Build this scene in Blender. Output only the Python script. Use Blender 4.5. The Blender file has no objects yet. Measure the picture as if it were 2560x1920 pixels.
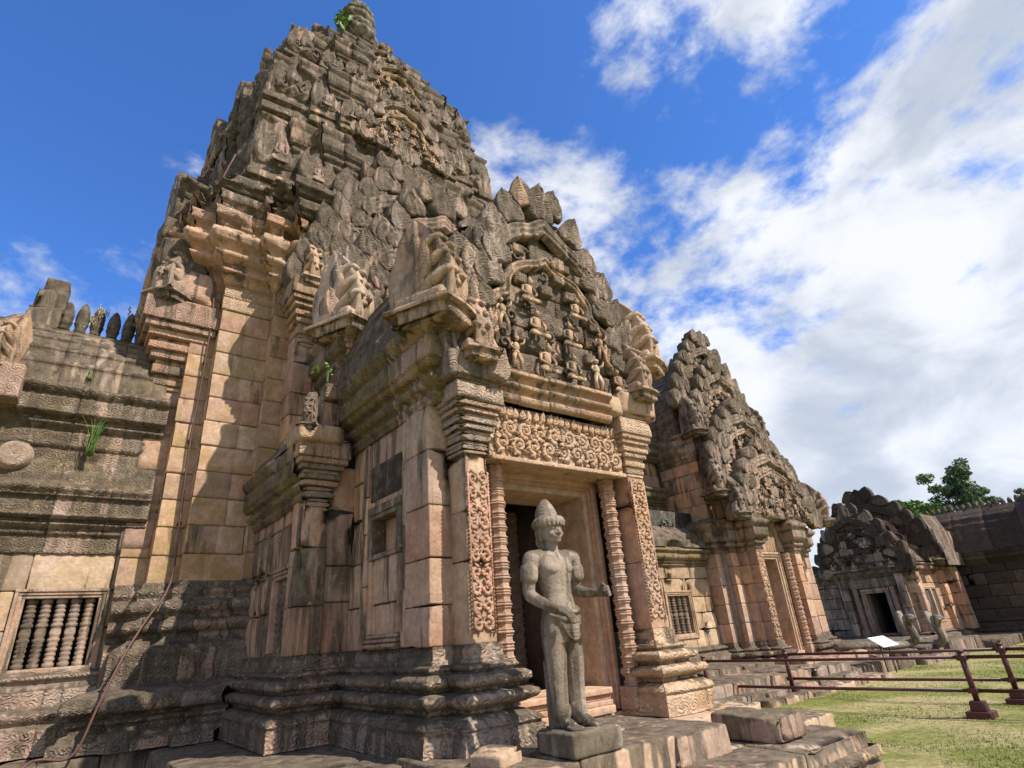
import bpy, math, random
import numpy as np
from mathutils import Vector, Matrix

S = bpy.context.scene
# ---------------------------------------------------------------- camera
cam_d = bpy.data.cameras.new("camera")
cam = bpy.data.objects.new("camera", cam_d)
S.collection.objects.link(cam)
S.camera = cam
yaw, pitch, roll = (math.radians(a) for a in (38.979, 23.844, -4.3907))
fw = Vector((math.sin(yaw) * math.cos(pitch), math.cos(yaw) * math.cos(pitch), math.sin(pitch)))
r0 = Vector((math.cos(yaw), -math.sin(yaw), 0))
u0 = r0.cross(fw)
rt = math.cos(roll) * r0 + math.sin(roll) * u0
up = -math.sin(roll) * r0 + math.cos(roll) * u0
cam.matrix_world = Matrix(((rt.x, up.x, -fw.x, 0), (rt.y, up.y, -fw.y, 0), (rt.z, up.z, -fw.z, 1.6), (0, 0, 0, 1)))
cam_d.sensor_width = 36
cam_d.lens = 36 * 1408.13 / 2560
cam_d.clip_start = 0.05
cam_d.clip_end = 6000

# ---------------------------------------------------------------- light
SUN_AZ, SUN_EL = math.radians(155), math.radians(49)       # azimuth from +Y (north) clockwise
S.view_settings.view_transform = 'Standard'
S.view_settings.look = 'None'
S.view_settings.gamma = 1
S.view_settings.exposure = 0.42
sun_d = bpy.data.lights.new("sun", 'SUN')
sun_d.energy = 5.0
sun_d.angle = math.radians(0.6)
sun_d.color = (1.0, 0.93, 0.82)
sun = bpy.data.objects.new("sun", sun_d)
S.collection.objects.link(sun)
sdir = Vector((math.sin(SUN_AZ) * math.cos(SUN_EL), math.cos(SUN_AZ) * math.cos(SUN_EL), math.sin(SUN_EL)))
sun.rotation_euler = sdir.to_track_quat('Z', 'Y').to_euler()
sun.location = (20, -20, 40)

W = bpy.data.worlds.new("World")
S.world = W
W.use_nodes = True
nt = W.node_tree
nt.nodes.clear()
def N(t, typ, **k):
    n = t.nodes.new(typ)
    for a, b in k.items():
        setattr(n, a, b)
    return n
def L(t, a, b):
    t.links.new(a, b)
wo = N(nt, 'ShaderNodeOutputWorld')
bg = N(nt, 'ShaderNodeBackground')
bg.inputs[1].default_value = 0.088
sky = N(nt, 'ShaderNodeTexSky')
sky.sky_type = 'NISHITA'
sky.sun_disc = False
sky.sun_elevation = SUN_EL
sky.sun_rotation = SUN_AZ
sky.air_density = 1.0
sky.dust_density = 0.3
sky.ozone_density = 2.5
tc = N(nt, 'ShaderNodeTexCoord')
def math_n(t, op, a, b=None, clamp=False):
    n = N(t, 'ShaderNodeMath', operation=op)
    n.use_clamp = clamp
    for i, v in enumerate((a, b)):
        if v is None: continue
        if isinstance(v, (int, float)): n.inputs[i].default_value = v
        else: L(t, v, n.inputs[i])
    return n.outputs[0]
def maprange(t, v, a, b, c=0.0, d=1.0, smooth=True):
    n = N(t, 'ShaderNodeMapRange')
    n.interpolation_type = 'SMOOTHSTEP' if smooth else 'LINEAR'
    L(t, v, n.inputs[0])
    for i, q in enumerate((a, b, c, d)):
        if isinstance(q, (int, float)): n.inputs[i + 1].default_value = q
        else: L(t, q, n.inputs[i + 1])
    return n.outputs[0]
sep = N(nt, 'ShaderNodeSeparateXYZ')
L(nt, tc.outputs['Generated'], sep.inputs[0])
mpw = N(nt, 'ShaderNodeMapping'); mpw.inputs['Scale'].default_value = (1.0, 1.0, 1.7); mpw.inputs['Location'].default_value = (0.0, 0.0, 0.0)
L(nt, tc.outputs['Generated'], mpw.inputs[0])
def noise(t, vec, scale, detail=6, rough=0.55, dist=0.0, out=0):
    n = N(t, 'ShaderNodeTexNoise')
    n.inputs['Scale'].default_value = scale
    n.inputs['Detail'].default_value = detail
    n.inputs['Roughness'].default_value = rough
    n.inputs['Distortion'].default_value = dist
    if vec is not None: L(t, vec, n.inputs['Vector'])
    return n.outputs[out]
CV = mpw.outputs[0]
nl = noise(nt, CV, 3.8, 12, 0.60, 0.15)
nb = noise(nt, CV, 1.3, 3, 0.5)
nf = noise(nt, CV, 16.0, 9, 0.62, 0.3)
# more cloud towards the east / south-east side of the sky (right of the picture) and near the horizon
dotv = N(nt, 'ShaderNodeVectorMath', operation='DOT_PRODUCT')
L(nt, tc.outputs['Generated'], dotv.inputs[0])
dotv.inputs[1].default_value = (0.90, 0.10, -0.10)
side = maprange(nt, dotv.outputs['Value'], 0.02, 0.75, 0.0, 0.23, True)
lowr = math_n(nt, 'MULTIPLY', maprange(nt, sep.outputs[2], 0.12, 0.55, 0.16, 0.0), maprange(nt, dotv.outputs['Value'], 0.35, 0.7))
side = math_n(nt, 'ADD', side, lowr)
dens = math_n(nt, 'ADD', math_n(nt, 'ADD', math_n(nt, 'MULTIPLY', nl, 1.15), math_n(nt, 'MULTIPLY', nb, 0.30)),
              math_n(nt, 'ADD', side, math_n(nt, 'MULTIPLY', nf, 0.24)))
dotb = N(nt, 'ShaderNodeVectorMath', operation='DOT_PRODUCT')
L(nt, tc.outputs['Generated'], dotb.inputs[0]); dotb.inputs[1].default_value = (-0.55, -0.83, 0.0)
dens = math_n(nt, 'ADD', dens, maprange(nt, dotb.outputs['Value'], 0.15, 0.7, 0.0, 0.26))      # unseen extra cloud behind the camera, added as neutral white fill light
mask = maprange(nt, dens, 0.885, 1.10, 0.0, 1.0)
shade = noise(nt, CV, 4.2, 7, 0.55, 0.3)
ccol = N(nt, 'ShaderNodeMix', data_type='RGBA')
L(nt, maprange(nt, shade, 0.35, 0.65), ccol.inputs['Factor'])
ccol.inputs['A'].default_value = (5.0, 5.5, 6.2, 1)
ccol.inputs['B'].default_value = (8.6, 8.75, 9.0, 1)
skt = N(nt, 'ShaderNodeMix', data_type='RGBA', blend_type='MULTIPLY')
skt.inputs['Factor'].default_value = 1
L(nt, sky.outputs[0], skt.inputs['A'])
skt.inputs['B'].default_value = (0.72, 1.25, 2.05, 1)
cm = N(nt, 'ShaderNodeMix', data_type='RGBA')
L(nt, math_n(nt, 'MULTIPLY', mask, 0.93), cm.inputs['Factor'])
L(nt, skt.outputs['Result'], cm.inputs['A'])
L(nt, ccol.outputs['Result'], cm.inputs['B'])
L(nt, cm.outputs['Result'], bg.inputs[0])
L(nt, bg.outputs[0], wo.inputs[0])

# ---------------------------------------------------------------- numpy noise
def _h(i, j, k):
    n = (i * 374761393 + j * 668265263 + k * 2147483647 % 4294967296) & 0xffffffff
    n = ((n ^ (n >> 13)) * 1274126177) & 0xffffffff
    n = (n ^ (n >> 16)) & 0xffff
    return n / 65535.0 * 2 - 1
def vnoise(p):
    f = np.floor(p).astype(np.int64); d = p - f; d = d * d * (3 - 2 * d)
    i, j, k = f[:, 0] + 1000, f[:, 1] + 1000, f[:, 2] + 1000
    x, y, z = d[:, 0], d[:, 1], d[:, 2]
    def c(a, b, e): return _h(i + a, j + b, k * 7919 + e * 7919)
    x00 = c(0,0,0)*(1-x)+c(1,0,0)*x; x10 = c(0,1,0)*(1-x)+c(1,1,0)*x
    x01 = c(0,0,1)*(1-x)+c(1,0,1)*x; x11 = c(0,1,1)*(1-x)+c(1,1,1)*x
    return (x00*(1-y)+x10*y)*(1-z) + (x01*(1-y)+x11*y)*z
def fbm(p, f=1.0, o=3):
    r = 0; a = 1.0
    for _ in range(o):
        r = r + a * vnoise(p * f + 17.3); f *= 2.1; a *= 0.5
    return r / 1.75
rng = random.Random(7)
def R(a, b): return rng.uniform(a, b)

# ---------------------------------------------------------------- tints
PINK = [(0.43,0.285,0.20), (0.46,0.325,0.225), (0.40,0.265,0.195), (0.46,0.345,0.24), (0.41,0.30,0.225), (0.37,0.26,0.205), (0.475,0.32,0.215), (0.44,0.31,0.215)]
TAN = [(0.47,0.36,0.245), (0.43,0.32,0.22), (0.40,0.285,0.20), (0.48,0.375,0.27), (0.37,0.285,0.215)]
GREY = [(0.32,0.262,0.21), (0.27,0.225,0.185), (0.36,0.295,0.235), (0.33,0.255,0.205), (0.24,0.205,0.17), (0.38,0.275,0.21)]
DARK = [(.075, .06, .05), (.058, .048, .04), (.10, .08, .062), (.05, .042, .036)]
ORNG = [(0.47,0.325,0.225), (0.45,0.295,0.205), (0.49,0.35,0.245), (0.44,0.30,0.215)]
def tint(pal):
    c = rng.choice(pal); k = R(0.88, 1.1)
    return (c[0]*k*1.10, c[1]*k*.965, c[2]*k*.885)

# ---------------------------------------------------------------- mesh builder
class MB:
    def __init__(s, M=None):
        s.v = []; s.f = []; s.t = []; s.w = []; s.n = 0; s.M = M
    def add(s, v, f, tn, wx=(0.4, 0.0, 0.0)):
        v = np.asarray(v, float)
        if s.M is not None:
            v = v @ s.M[0].T + s.M[1]
        f = np.asarray(f, np.int64)
        s.v.append(v); s.f.append(f + s.n)
        m = len(v)
        tn = np.asarray(tn, float)
        s.t.append(np.tile(tn, (m, 1)) if tn.ndim == 1 else tn)
        wx = np.asarray(wx, float)
        s.w.append(np.tile(wx, (m, 1)) if wx.ndim == 1 else wx)
        s.n += m
    def build(s, name, mat, parent=None, smooth=True, origin=None):
        me = bpy.data.meshes.new(name)
        V = np.concatenate(s.v)
        if origin is not None: V = V - np.array(origin)
        me.vertices.add(len(V)); me.vertices.foreach_set('co', V.astype(np.float32).ravel())
        ls = []; tot = []
        for f in s.f:
            ls.append(f.ravel()); tot.append(np.full(len(f), f.shape[1]))
        li = np.concatenate(ls); tt = np.concatenate(tot)
        me.loops.add(len(li)); me.loops.foreach_set('vertex_index', li.astype(np.int32))
        me.polygons.add(len(tt))
        st = np.concatenate(([0], np.cumsum(tt)[:-1]))
        me.polygons.foreach_set('loop_start', st.astype(np.int32))
        me.polygons.foreach_set('loop_total', tt.astype(np.int32))
        me.update(calc_edges=True)
        me.validate()
        me.polygons.foreach_set('use_smooth', np.full(len(me.polygons), smooth))
        for nm, arr in (('tint', s.t), ('wx', s.w)):
            a = me.attributes.new(nm, 'FLOAT_COLOR', 'POINT')
            A = np.concatenate(arr); A = np.hstack([A, np.ones((len(A), 1))])
            a.data.foreach_set('color', A.astype(np.float32).ravel())
        me.materials.append(mat)
        o = bpy.data.objects.new(name, me)
        S.collection.objects.link(o)
        if origin is not None: o.location = origin
        if parent is not None:
            o.parent = parent
            o.location = Vector(origin if origin is not None else (0, 0, 0)) - wloc(parent)
        return o
def wloc(o):
    v = Vector(o.location)
    while o.parent is not None:
        o = o.parent; v = v + Vector(o.location)
    return v

def thing(name, label, cat, loc, group=None, kind=None):
    o = bpy.data.objects.new(name, None)
    S.collection.objects.link(o)
    o.location = loc
    o['label'] = label; o['category'] = cat
    if group: o['group'] = group
    if kind: o['kind'] = kind
    return o
def tag(o, label=None, cat=None, group=None, kind=None):
    if label: o['label'] = label
    if cat: o['category'] = cat
    if group: o['group'] = group
    if kind: o['kind'] = kind
    return o

_topo = {}
def _axis(h, r, seg):
    n = max(1, int(round((2*h - 2*r) / seg)))
    return np.concatenate(([-h, -h + r*0.45], np.linspace(-h + r, h - r, n + 1), [h - r*0.45, h]))
def _box_topo(nx, ny, nz):
    k = (nx, ny, nz)
    if k in _topo: return _topo[k]
    idx = {}; pts = []
    def g(i, j, l):
        q = (i, j, l)
        if q not in idx:
            idx[q] = len(pts); pts.append(q)
        return idx[q]
    F = []
    for i in range(nx-1):
        for j in range(ny-1):
            F.append((g(i,j,0), g(i,j+1,0), g(i+1,j+1,0), g(i+1,j,0)))
            F.append((g(i,j,nz-1), g(i+1,j,nz-1), g(i+1,j+1,nz-1), g(i,j+1,nz-1)))
    for i in range(nx-1):
        for l in range(nz-1):
            F.append((g(i,0,l), g(i+1,0,l), g(i+1,0,l+1), g(i,0,l+1)))
            F.append((g(i,ny-1,l), g(i,ny-1,l+1), g(i+1,ny-1,l+1), g(i+1,ny-1,l)))
    for j in range(ny-1):
        for l in range(nz-1):
            F.append((g(0,j,l), g(0,j,l+1), g(0,j+1,l+1), g(0,j+1,l)))
            F.append((g(nx-1,j,l), g(nx-1,j+1,l), g(nx-1,j+1,l+1), g(nx-1,j,l+1)))
    _topo[k] = (np.array(pts), np.array(F))
    return _topo[k]
def rbox(mb, lo, hi, tn, wx=(0.4, 0, 0), r=0.02, amp=0.008, seg=0.12, freq=4.0, rz=0.0, rx=0.0, chip=0.0, taper=0.0):
    lo = np.array(lo, float); hi = np.array(hi, float)
    c = (lo + hi)/2; h = (hi - lo)/2
    r = min(r, h.min()*0.49)
    ax = [_axis(h[i], r, seg) for i in range(3)]
    P, F = _box_topo(*[len(a) for a in ax])
    p = np.stack([ax[i][P[:, i]] for i in range(3)], 1)
    q = np.clip(p, -(h - r), h - r)
    d = p - q
    nrm = d / np.maximum(np.linalg.norm(d, axis=1, keepdims=True), 1e-9)
    p = q + nrm * r
    if taper: p[:, :2] *= (1 - taper * (p[:, 2:3] / h[2] + 1) / 2)
    w = p + c
    nz = fbm(w, freq, 3)
    p = p + nrm * (nz * amp)[:, None]
    if chip:                                             # broken corners
        cn = fbm(w + 31.7, 1.9, 2)
        ed = (np.abs(p / h) > 0.86).sum(1) >= 2
        p = p - nrm * (np.maximum(cn - 0.05, 0) * chip * ed)[:, None]
    if rx:
        a = math.cos(rx); b = math.sin(rx)
        p = np.stack([p[:, 0], p[:, 1]*a - p[:, 2]*b, p[:, 1]*b + p[:, 2]*a], 1)
    if rz:
        a = math.cos(rz); b = math.sin(rz)
        p = np.stack([p[:, 0]*a - p[:, 1]*b, p[:, 0]*b + p[:, 1]*a, p[:, 2]], 1)
    mb.add(p + c, F, tn, wx)

def pbox(mb, lo, hi, tn=(0.3, 0.24, 0.2), wx=(0.4, 0, 0)):
    x0, y0, z0 = lo; x1, y1, z1 = hi
    v = [(x0,y0,z0),(x1,y0,z0),(x1,y1,z0),(x0,y1,z0),(x0,y0,z1),(x1,y0,z1),(x1,y1,z1),(x0,y1,z1)]
    f = [(0,3,2,1),(4,5,6,7),(0,1,5,4),(1,2,6,5),(2,3,7,6),(3,0,4,7)]
    mb.add(v, f, tn, wx)

def courses(mb, axis, a0, a1, f, z0, z1, depth, pal, wx=(0.35, 0, 0), ch=0.42, bw=0.62, jit=0.008, holes=(), r=0.022, amp=0.009, seg=0.10, batter=0.0):
    """wall of squared blocks. axis 'x': runs along x, face at y=f looking to -Y. axis 'y': runs along y, face at x=f looking to -X"""
    n = max(1, round((z1 - z0)/ch)); zs = [z0 + (z1 - z0)*i/n + (R(-0.04, 0.04) if 0 < i < n else 0) for i in range(n+1)]
    for i in range(n):
        a = a0; first = True
        while a < a1 - 0.02:
            w = R(bw*0.65, bw*1.35) * (0.6 if first and i % 2 else 1); first = False
            b = a + w
            if a1 - b < bw*0.4: b = a1
            segs = [(a, b, zs[i], zs[i+1])]
            for h in holes:
                ns = []
                for (p, q, u, v) in segs:
                    if q <= h[0] or p >= h[1] or v <= h[2] or u >= h[3]:
                        ns.append((p, q, u, v)); continue
                    if p < h[0] - 0.03: ns.append((p, h[0], u, v))
                    if q > h[1] + 0.03: ns.append((h[1], q, u, v))
                    pp, qq = max(p, h[0]), min(q, h[1])
                    if u < h[2] - 0.03: ns.append((pp, qq, u, h[2]))
                    if v > h[3] + 0.03: ns.append((pp, qq, h[3], v))
                segs = ns
            for (p, q, u, v) in segs:
                j = R(-jit, jit) + batter*((u+v)/2 - z0)
                T = tint(pal)
                wl = (min(1, max(0, wx[0] + R(-0.08, 0.08))), wx[1], wx[2])
                g = 0.005
                if axis == 'x': rbox(mb, (p+g, f+j, u+g), (q-g, f+depth, v-g), T, wl, r, amp, seg, chip=0.09)
                else: rbox(mb, (f+j, p+g, u+g), (f+depth, q-g, v-g), T, wl, r, amp, seg, chip=0.09)
            a = b

def shaft(mb, x0, x1, y0, y1, z0, z1, pal, wx=(0.35, 0, 0), ch=0.5, r=0.02, amp=0.006, seg=0.12, jit=0.008, split=0):
    """pilaster: a stack of blocks"""
    z = z0; k = 0
    while z < z1 - 0.02:
        h = R(ch*0.7, ch*1.3); t = z + h
        if z1 - t < ch*0.45: t = z1
        j = [R(-jit, jit) for _ in range(4)]
        wl = (min(1, max(0, wx[0] + R(-0.08, 0.08))), wx[1], wx[2])
        if split and (x1 - x0) > split and k % 2 == 0:
            m = x0 + (x1 - x0)*R(0.35, 0.65)
            rbox(mb, (x0+j[0], y0+j[2], z+.003), (m-.003, y1, t-.003), tint(pal), wl, r, amp, seg, chip=0.10)
            rbox(mb, (m+.003, y0+j[3], z+.003), (x1+j[1], y1, t-.003), tint(pal), wl, r, amp, seg, chip=0.10)
        else:
            rbox(mb, (x0+j[0], y0+j[2], z+.003), (x1+j[1], y1+j[3]*.3, t-.003), tint(pal), wl, r, amp, seg, chip=0.10)
        z = t; k += 1

def prof_sample(prof, dz=0.03):
    pr = np.array(prof, float)
    d = np.concatenate(([0], np.cumsum(np.hypot(np.diff(pr[:, 0]), np.diff(pr[:, 1])))))
    s = []
    for i in range(len(pr)-1):
        n = max(1, int((d[i+1]-d[i])/dz + .5))
        s += list(d[i] + (d[i+1]-d[i])*np.arange(n)/n)
    s.append(d[-1]); s = np.array(s)
    return np.interp(s, d, pr[:, 0]), np.interp(s, d, pr[:, 1])

def mould(mb, path, prof, pal, wx=(0.5, 0.2, 0), bands=(), du=0.06, bl=0.75, amp=0.008, dz=0.03, joint=0.012, wear=0.02, freq=4.0, jit=0.006, bend=0.0):
    """sweep a moulding profile [(out, z)...] along a plan path; outside is on the right-hand side"""
    P = np.array(path, float)
    n = len(P)
    dirs = P[1:] - P[:-1]; ln = np.linalg.norm(dirs, axis=1); dirs /= ln[:, None]
    nr = np.stack([dirs[:, 1], -dirs[:, 0]], 1)
    po, pz = prof_sample(prof, dz)
    m = len(po)
    def off(i):                                           # mitre vector at a path vertex
        if i == 0: return nr[0]
        if i == n-1: return nr[-1]
        a, b = nr[i-1], nr[i]
        return (a + b) / (1 + a @ b)
    base = rng.random()*7
    for k in range(n-1):
        us = [0.0]; js = []
        u = R(bl*0.4, bl)
        while u < ln[k] - bl*0.35:
            js.append(u); u += R(bl*0.7, bl*1.3)
        pts = [0] + js + [ln[k]]
        U = []; Bk = []; G = []
        for q in range(len(pts)-1):
            a, b = pts[q], pts[q+1]
            e = min(0.012, (b-a)*0.2)
            cnt = max(1, int((b-a-2*e)/du + .5))
            uu = np.concatenate(([a], np.linspace(a+e, b-e, cnt+1), [b]))
            gg = np.zeros(len(uu))
            if q > 0: gg[0] = 1
            if q < len(pts)-2: gg[-1] = 1
            U.append(uu); Bk.append(np.full(len(uu), q)); G.append(gg)
        U = np.concatenate(U); Bk = np.concatenate(Bk); G = np.concatenate(G)
        t = U / ln[k]
        o0, o1 = off(k), off(k+1)
        O = o0[None]*(1-t)[:, None] + o1[None]*t[:, None]        # outward vector per sample
        A = P[k][None] + dirs[k][None]*U[:, None]
        nu = len(U)
        tn = [tint(pal) for _ in range(len(pts)-1)]
        bj = [R(-jit, jit) for _ in range(len(pts)-1)]
        bw_ = [R(-0.15, 0.15) for _ in range(len(pts)-1)]
        out = np.tile(po[None], (nu, 1)); zz = np.tile(pz[None], (nu, 1))
        for (za, zb, typ, per, am) in bands:
            sel = (pz >= za) & (pz <= zb)
            if not sel.any(): continue
            v = (pz[sel]-za)/(zb-za)
            cnt = max(1, round(ln[k]/per)); ph = U/ln[k]*cnt
            if typ == 'bead':
                d = am*(np.abs(np.sin(math.pi*ph))[:, None]**0.6)*np.sin(math.pi*v)[None]**0.5 - am*0.6
            elif typ == 'lotus':
                fr = np.abs((ph % 1)-0.5)*2
                d = am*np.where(fr[:, None] < (1-v[None]**2)*0.95, 1.0, -0.3) * np.ones_like(v)[None]
            elif typ == 'diam':
                fr = np.abs((ph % 1)-0.5)*2
                dd = fr[:, None] + np.abs(2*v-1)[None]
                d = am*(np.abs((dd*2.5) % 1 - 0.5)*2 - 0.5)
            else:
                d = 0
            out[:, sel] += d
        X = A[:, None, :] + O[:, None, :]*out[:, :, None]
        pos = np.concatenate([X, zz[:, :, None]], 2).reshape(-1, 3)
        nz = fbm(pos, freq, 3).reshape(nu, m)*amp
        ch = np.maximum(fbm(pos + 9.1, 1.6, 2).reshape(nu, m) - 0.12, 0)*wear*4*np.clip(out/0.15, 0, 1.5)
        dd = nz - ch - G[:, None]*joint + np.array(bj)[Bk][:, None]
        X = X + O[:, None, :]*dd[:, :, None]
        pos = np.concatenate([X, (zz + bend*0)[:, :, None]], 2).reshape(-1, 3)
        i = np.arange(nu-1)[:, None]*m + np.arange(m-1)[None]
        F = np.stack([i, i+m, i+m+1, i+1], 2).reshape(-1, 4)
        T = np.array(tn)[Bk]; T = np.repeat(T, m, 0)
        wv = np.tile(np.array(wx, float), (nu*m, 1)); wv[:, 0] = np.clip(wv[:, 0] + np.repeat(np.array(bw_)[Bk], m), 0, 1)
        mb.add(pos, F, T, wv)

def ashlar_path(mb, path, z0, z1, pal, wx, ch=0.4, bl=0.7, out=0.0, amp=0.008, du=0.12, jit=0.012):
    n = max(1, round((z1-z0)/ch))
    for i in range(n):
        a = z0+(z1-z0)*i/n; b = z0+(z1-z0)*(i+1)/n
        mould(mb, path, [(out-0.03, a), (out-0.004, a+0.012), (out, a+0.03), (out, b-0.03), (out-0.004, b-0.012), (out-0.03, b)], pal, wx, du=du, bl=bl, amp=amp, dz=0.12, jit=jit, wear=0.01)

def tube(mb, pts, rad, tn, wx=(0.4, 0, 0), n=8, sq=None):
    P = np.array(pts, float); m = len(P)
    rad = np.full(m, rad) if np.isscalar(rad) else np.array(rad, float)
    T = np.gradient(P, axis=0); T /= np.maximum(np.linalg.norm(T, axis=1, keepdims=True), 1e-9)
    ref = np.array([0, 0, 1.0]) if abs(T[0, 2]) < 0.9 else np.array([0, 1.0, 0])
    a = np.cross(T[0], ref); a /= np.linalg.norm(a)
    V = []
    for i in range(m):
        a = a - T[i]*(a @ T[i]); a /= max(np.linalg.norm(a), 1e-9); b = np.cross(T[i], a)
        th = np.arange(n)/n*2*math.pi
        V.append(P[i] + rad[i]*(np.cos(th)[:, None]*a + np.sin(th)[:, None]*b))
    V = np.concatenate(V + [P[:1], P[-1:]])
    F = []; Tt = []
    for i in range(m-1):
        for j in range(n):
            k = (j+1) % n
            F.append((i*n+j, i*n+k, (i+1)*n+k, (i+1)*n+j))
    mb.add(V, np.array(F), tn, wx)
    c0, c1 = m*n, m*n+1
    for j in range(n):
        k = (j+1) % n
        Tt.append((c0, k, j)); Tt.append((c1, (m-1)*n+j, (m-1)*n+k))
    mb.f.append(np.array(Tt) + (mb.n - len(V)))

def ellip(mb, c, r, tn, wx=(0.4, 0, 0), nu=10, nv=7, M=None):
    th = np.arange(nu)/nu*2*math.pi; ph = np.linspace(0, math.pi, nv)
    V = np.stack([np.outer(np.sin(ph), np.cos(th)), np.outer(np.sin(ph), np.sin(th)), np.outer(np.cos(ph), np.ones(nu))], 2).reshape(-1, 3)*np.array(r)
    if M is not None: V = V @ np.array(M).T
    F = [(i*nu+j, i*nu+(j+1) % nu, (i+1)*nu+(j+1) % nu, (i+1)*nu+j) for i in range(nv-1) for j in range(nu)]
    mb.add(V[:, :] + np.array(c), np.array(F)[:, ::-1], tn, wx)

def lathe(mb, c, prof, tn, wx=(0.4, 0, 0), n=16, lobes=0, la=0.0, rot=0.0, sq=0):
    pr = np.array(prof, float); m = len(pr)
    th = np.arange(n)/n*2*math.pi + rot
    k = 1 + (la*np.abs(np.cos(th*lobes/2)) if lobes else 0)
    V = np.stack([np.outer(pr[:, 0], np.cos(th)*k), np.outer(pr[:, 0], np.sin(th)*k), np.outer(pr[:, 1], np.ones(n))], 2).reshape(-1, 3) + np.array(c)
    F = [(i*n+j, i*n+(j+1) % n, (i+1)*n+(j+1) % n, (i+1)*n+j) for i in range(m-1) for j in range(n)]
    mb.add(V, np.array(F), tn, wx)

def leaf(mb, P, a, nrm, Ln, Wd, th, tn, wx=(0.6, 0.6, 0), ns=12, nt_=10, ribs=3, base=0.75, relief=0.05, pw=0.55):
    """pointed flame leaf: front relief + thickness. a = growing direction, nrm = facing"""
    P = np.array(P, float); a = np.array(a, float); a /= np.linalg.norm(a); nrm = np.array(nrm, float); nrm /= np.linalg.norm(nrm)
    b = np.cross(a, nrm)
    s = np.linspace(-1, 1, ns); t = np.linspace(0, 1, nt_)
    uq = np.clip((t-.32)/.68, 0, 1)
    w = Wd*(base + (1-base)*np.sin(np.minimum(t*2.6, 1)*math.pi/2))*np.power(np.clip(1-uq**1.45, 0, 1), pw+.25)
    w[-1] = Wd*0.03
    Sg, Tg = np.meshgrid(s, t)
    rel = relief*(np.sqrt(np.clip(1-Sg**2*0.9, 0, 1))) + relief*0.55*np.cos(Sg*math.pi*ribs)*(1-Tg*0.35) + relief*0.16*np.sin(Tg*20 + np.abs(Sg)*4)
    X = P + (Tg*Ln)[..., None]*a + (Sg*w[:, None])[..., None]*b + rel[..., None]*nrm
    pos = X.reshape(-1, 3)
    pos = pos + nrm*(fbm(pos, 5.0, 3)*min(.03, Wd*.14))[:, None] + b*(fbm(pos+4.4, 3.0, 2)*min(.03, Wd*.12))[:, None]
    m = ns*nt_
    back = (P + (Tg*Ln)[..., None]*a + (Sg*w[:, None]*0.9)[..., None]*b - th*nrm).reshape(-1, 3)
    V = np.concatenate([pos, back])
    i = np.arange(nt_-1)[:, None]*ns + np.arange(ns-1)[None]
    Ff = np.stack([i, i+ns, i+ns+1, i+1], 2).reshape(-1, 4)
    Fb = Ff[:, ::-1] + m
    rim = [j for j in range(ns)] + [j*ns+ns-1 for j in range(1, nt_)] + [(nt_-1)*ns+j for j in range(ns-2, -1, -1)] + [j*ns for j in range(nt_-2, 0, -1)]
    Fr = [(rim[q], rim[(q+1) % len(rim)], rim[(q+1) % len(rim)]+m, rim[q]+m) for q in range(len(rim))]
    mb.add(V, np.concatenate([Ff, Fb, np.array(Fr)]), tn, wx)

def spiral(mb, c, a, b, r, turns, tr, tn, wx, n=22, w0=0.0, sgn=1):
    c = np.array(c, float); a = np.array(a, float); b = np.array(b, float)
    t = np.linspace(0, 1, n)
    th = w0 + sgn*t*turns*2*math.pi
    rr = r*(1-0.78*t)
    P = c + (rr*np.cos(th))[:, None]*a + (rr*np.sin(th))[:, None]*b
    nrm = np.cross(a, b)
    tube(mb, P, tr*(1-0.45*t), tn, wx, n=6)

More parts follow.
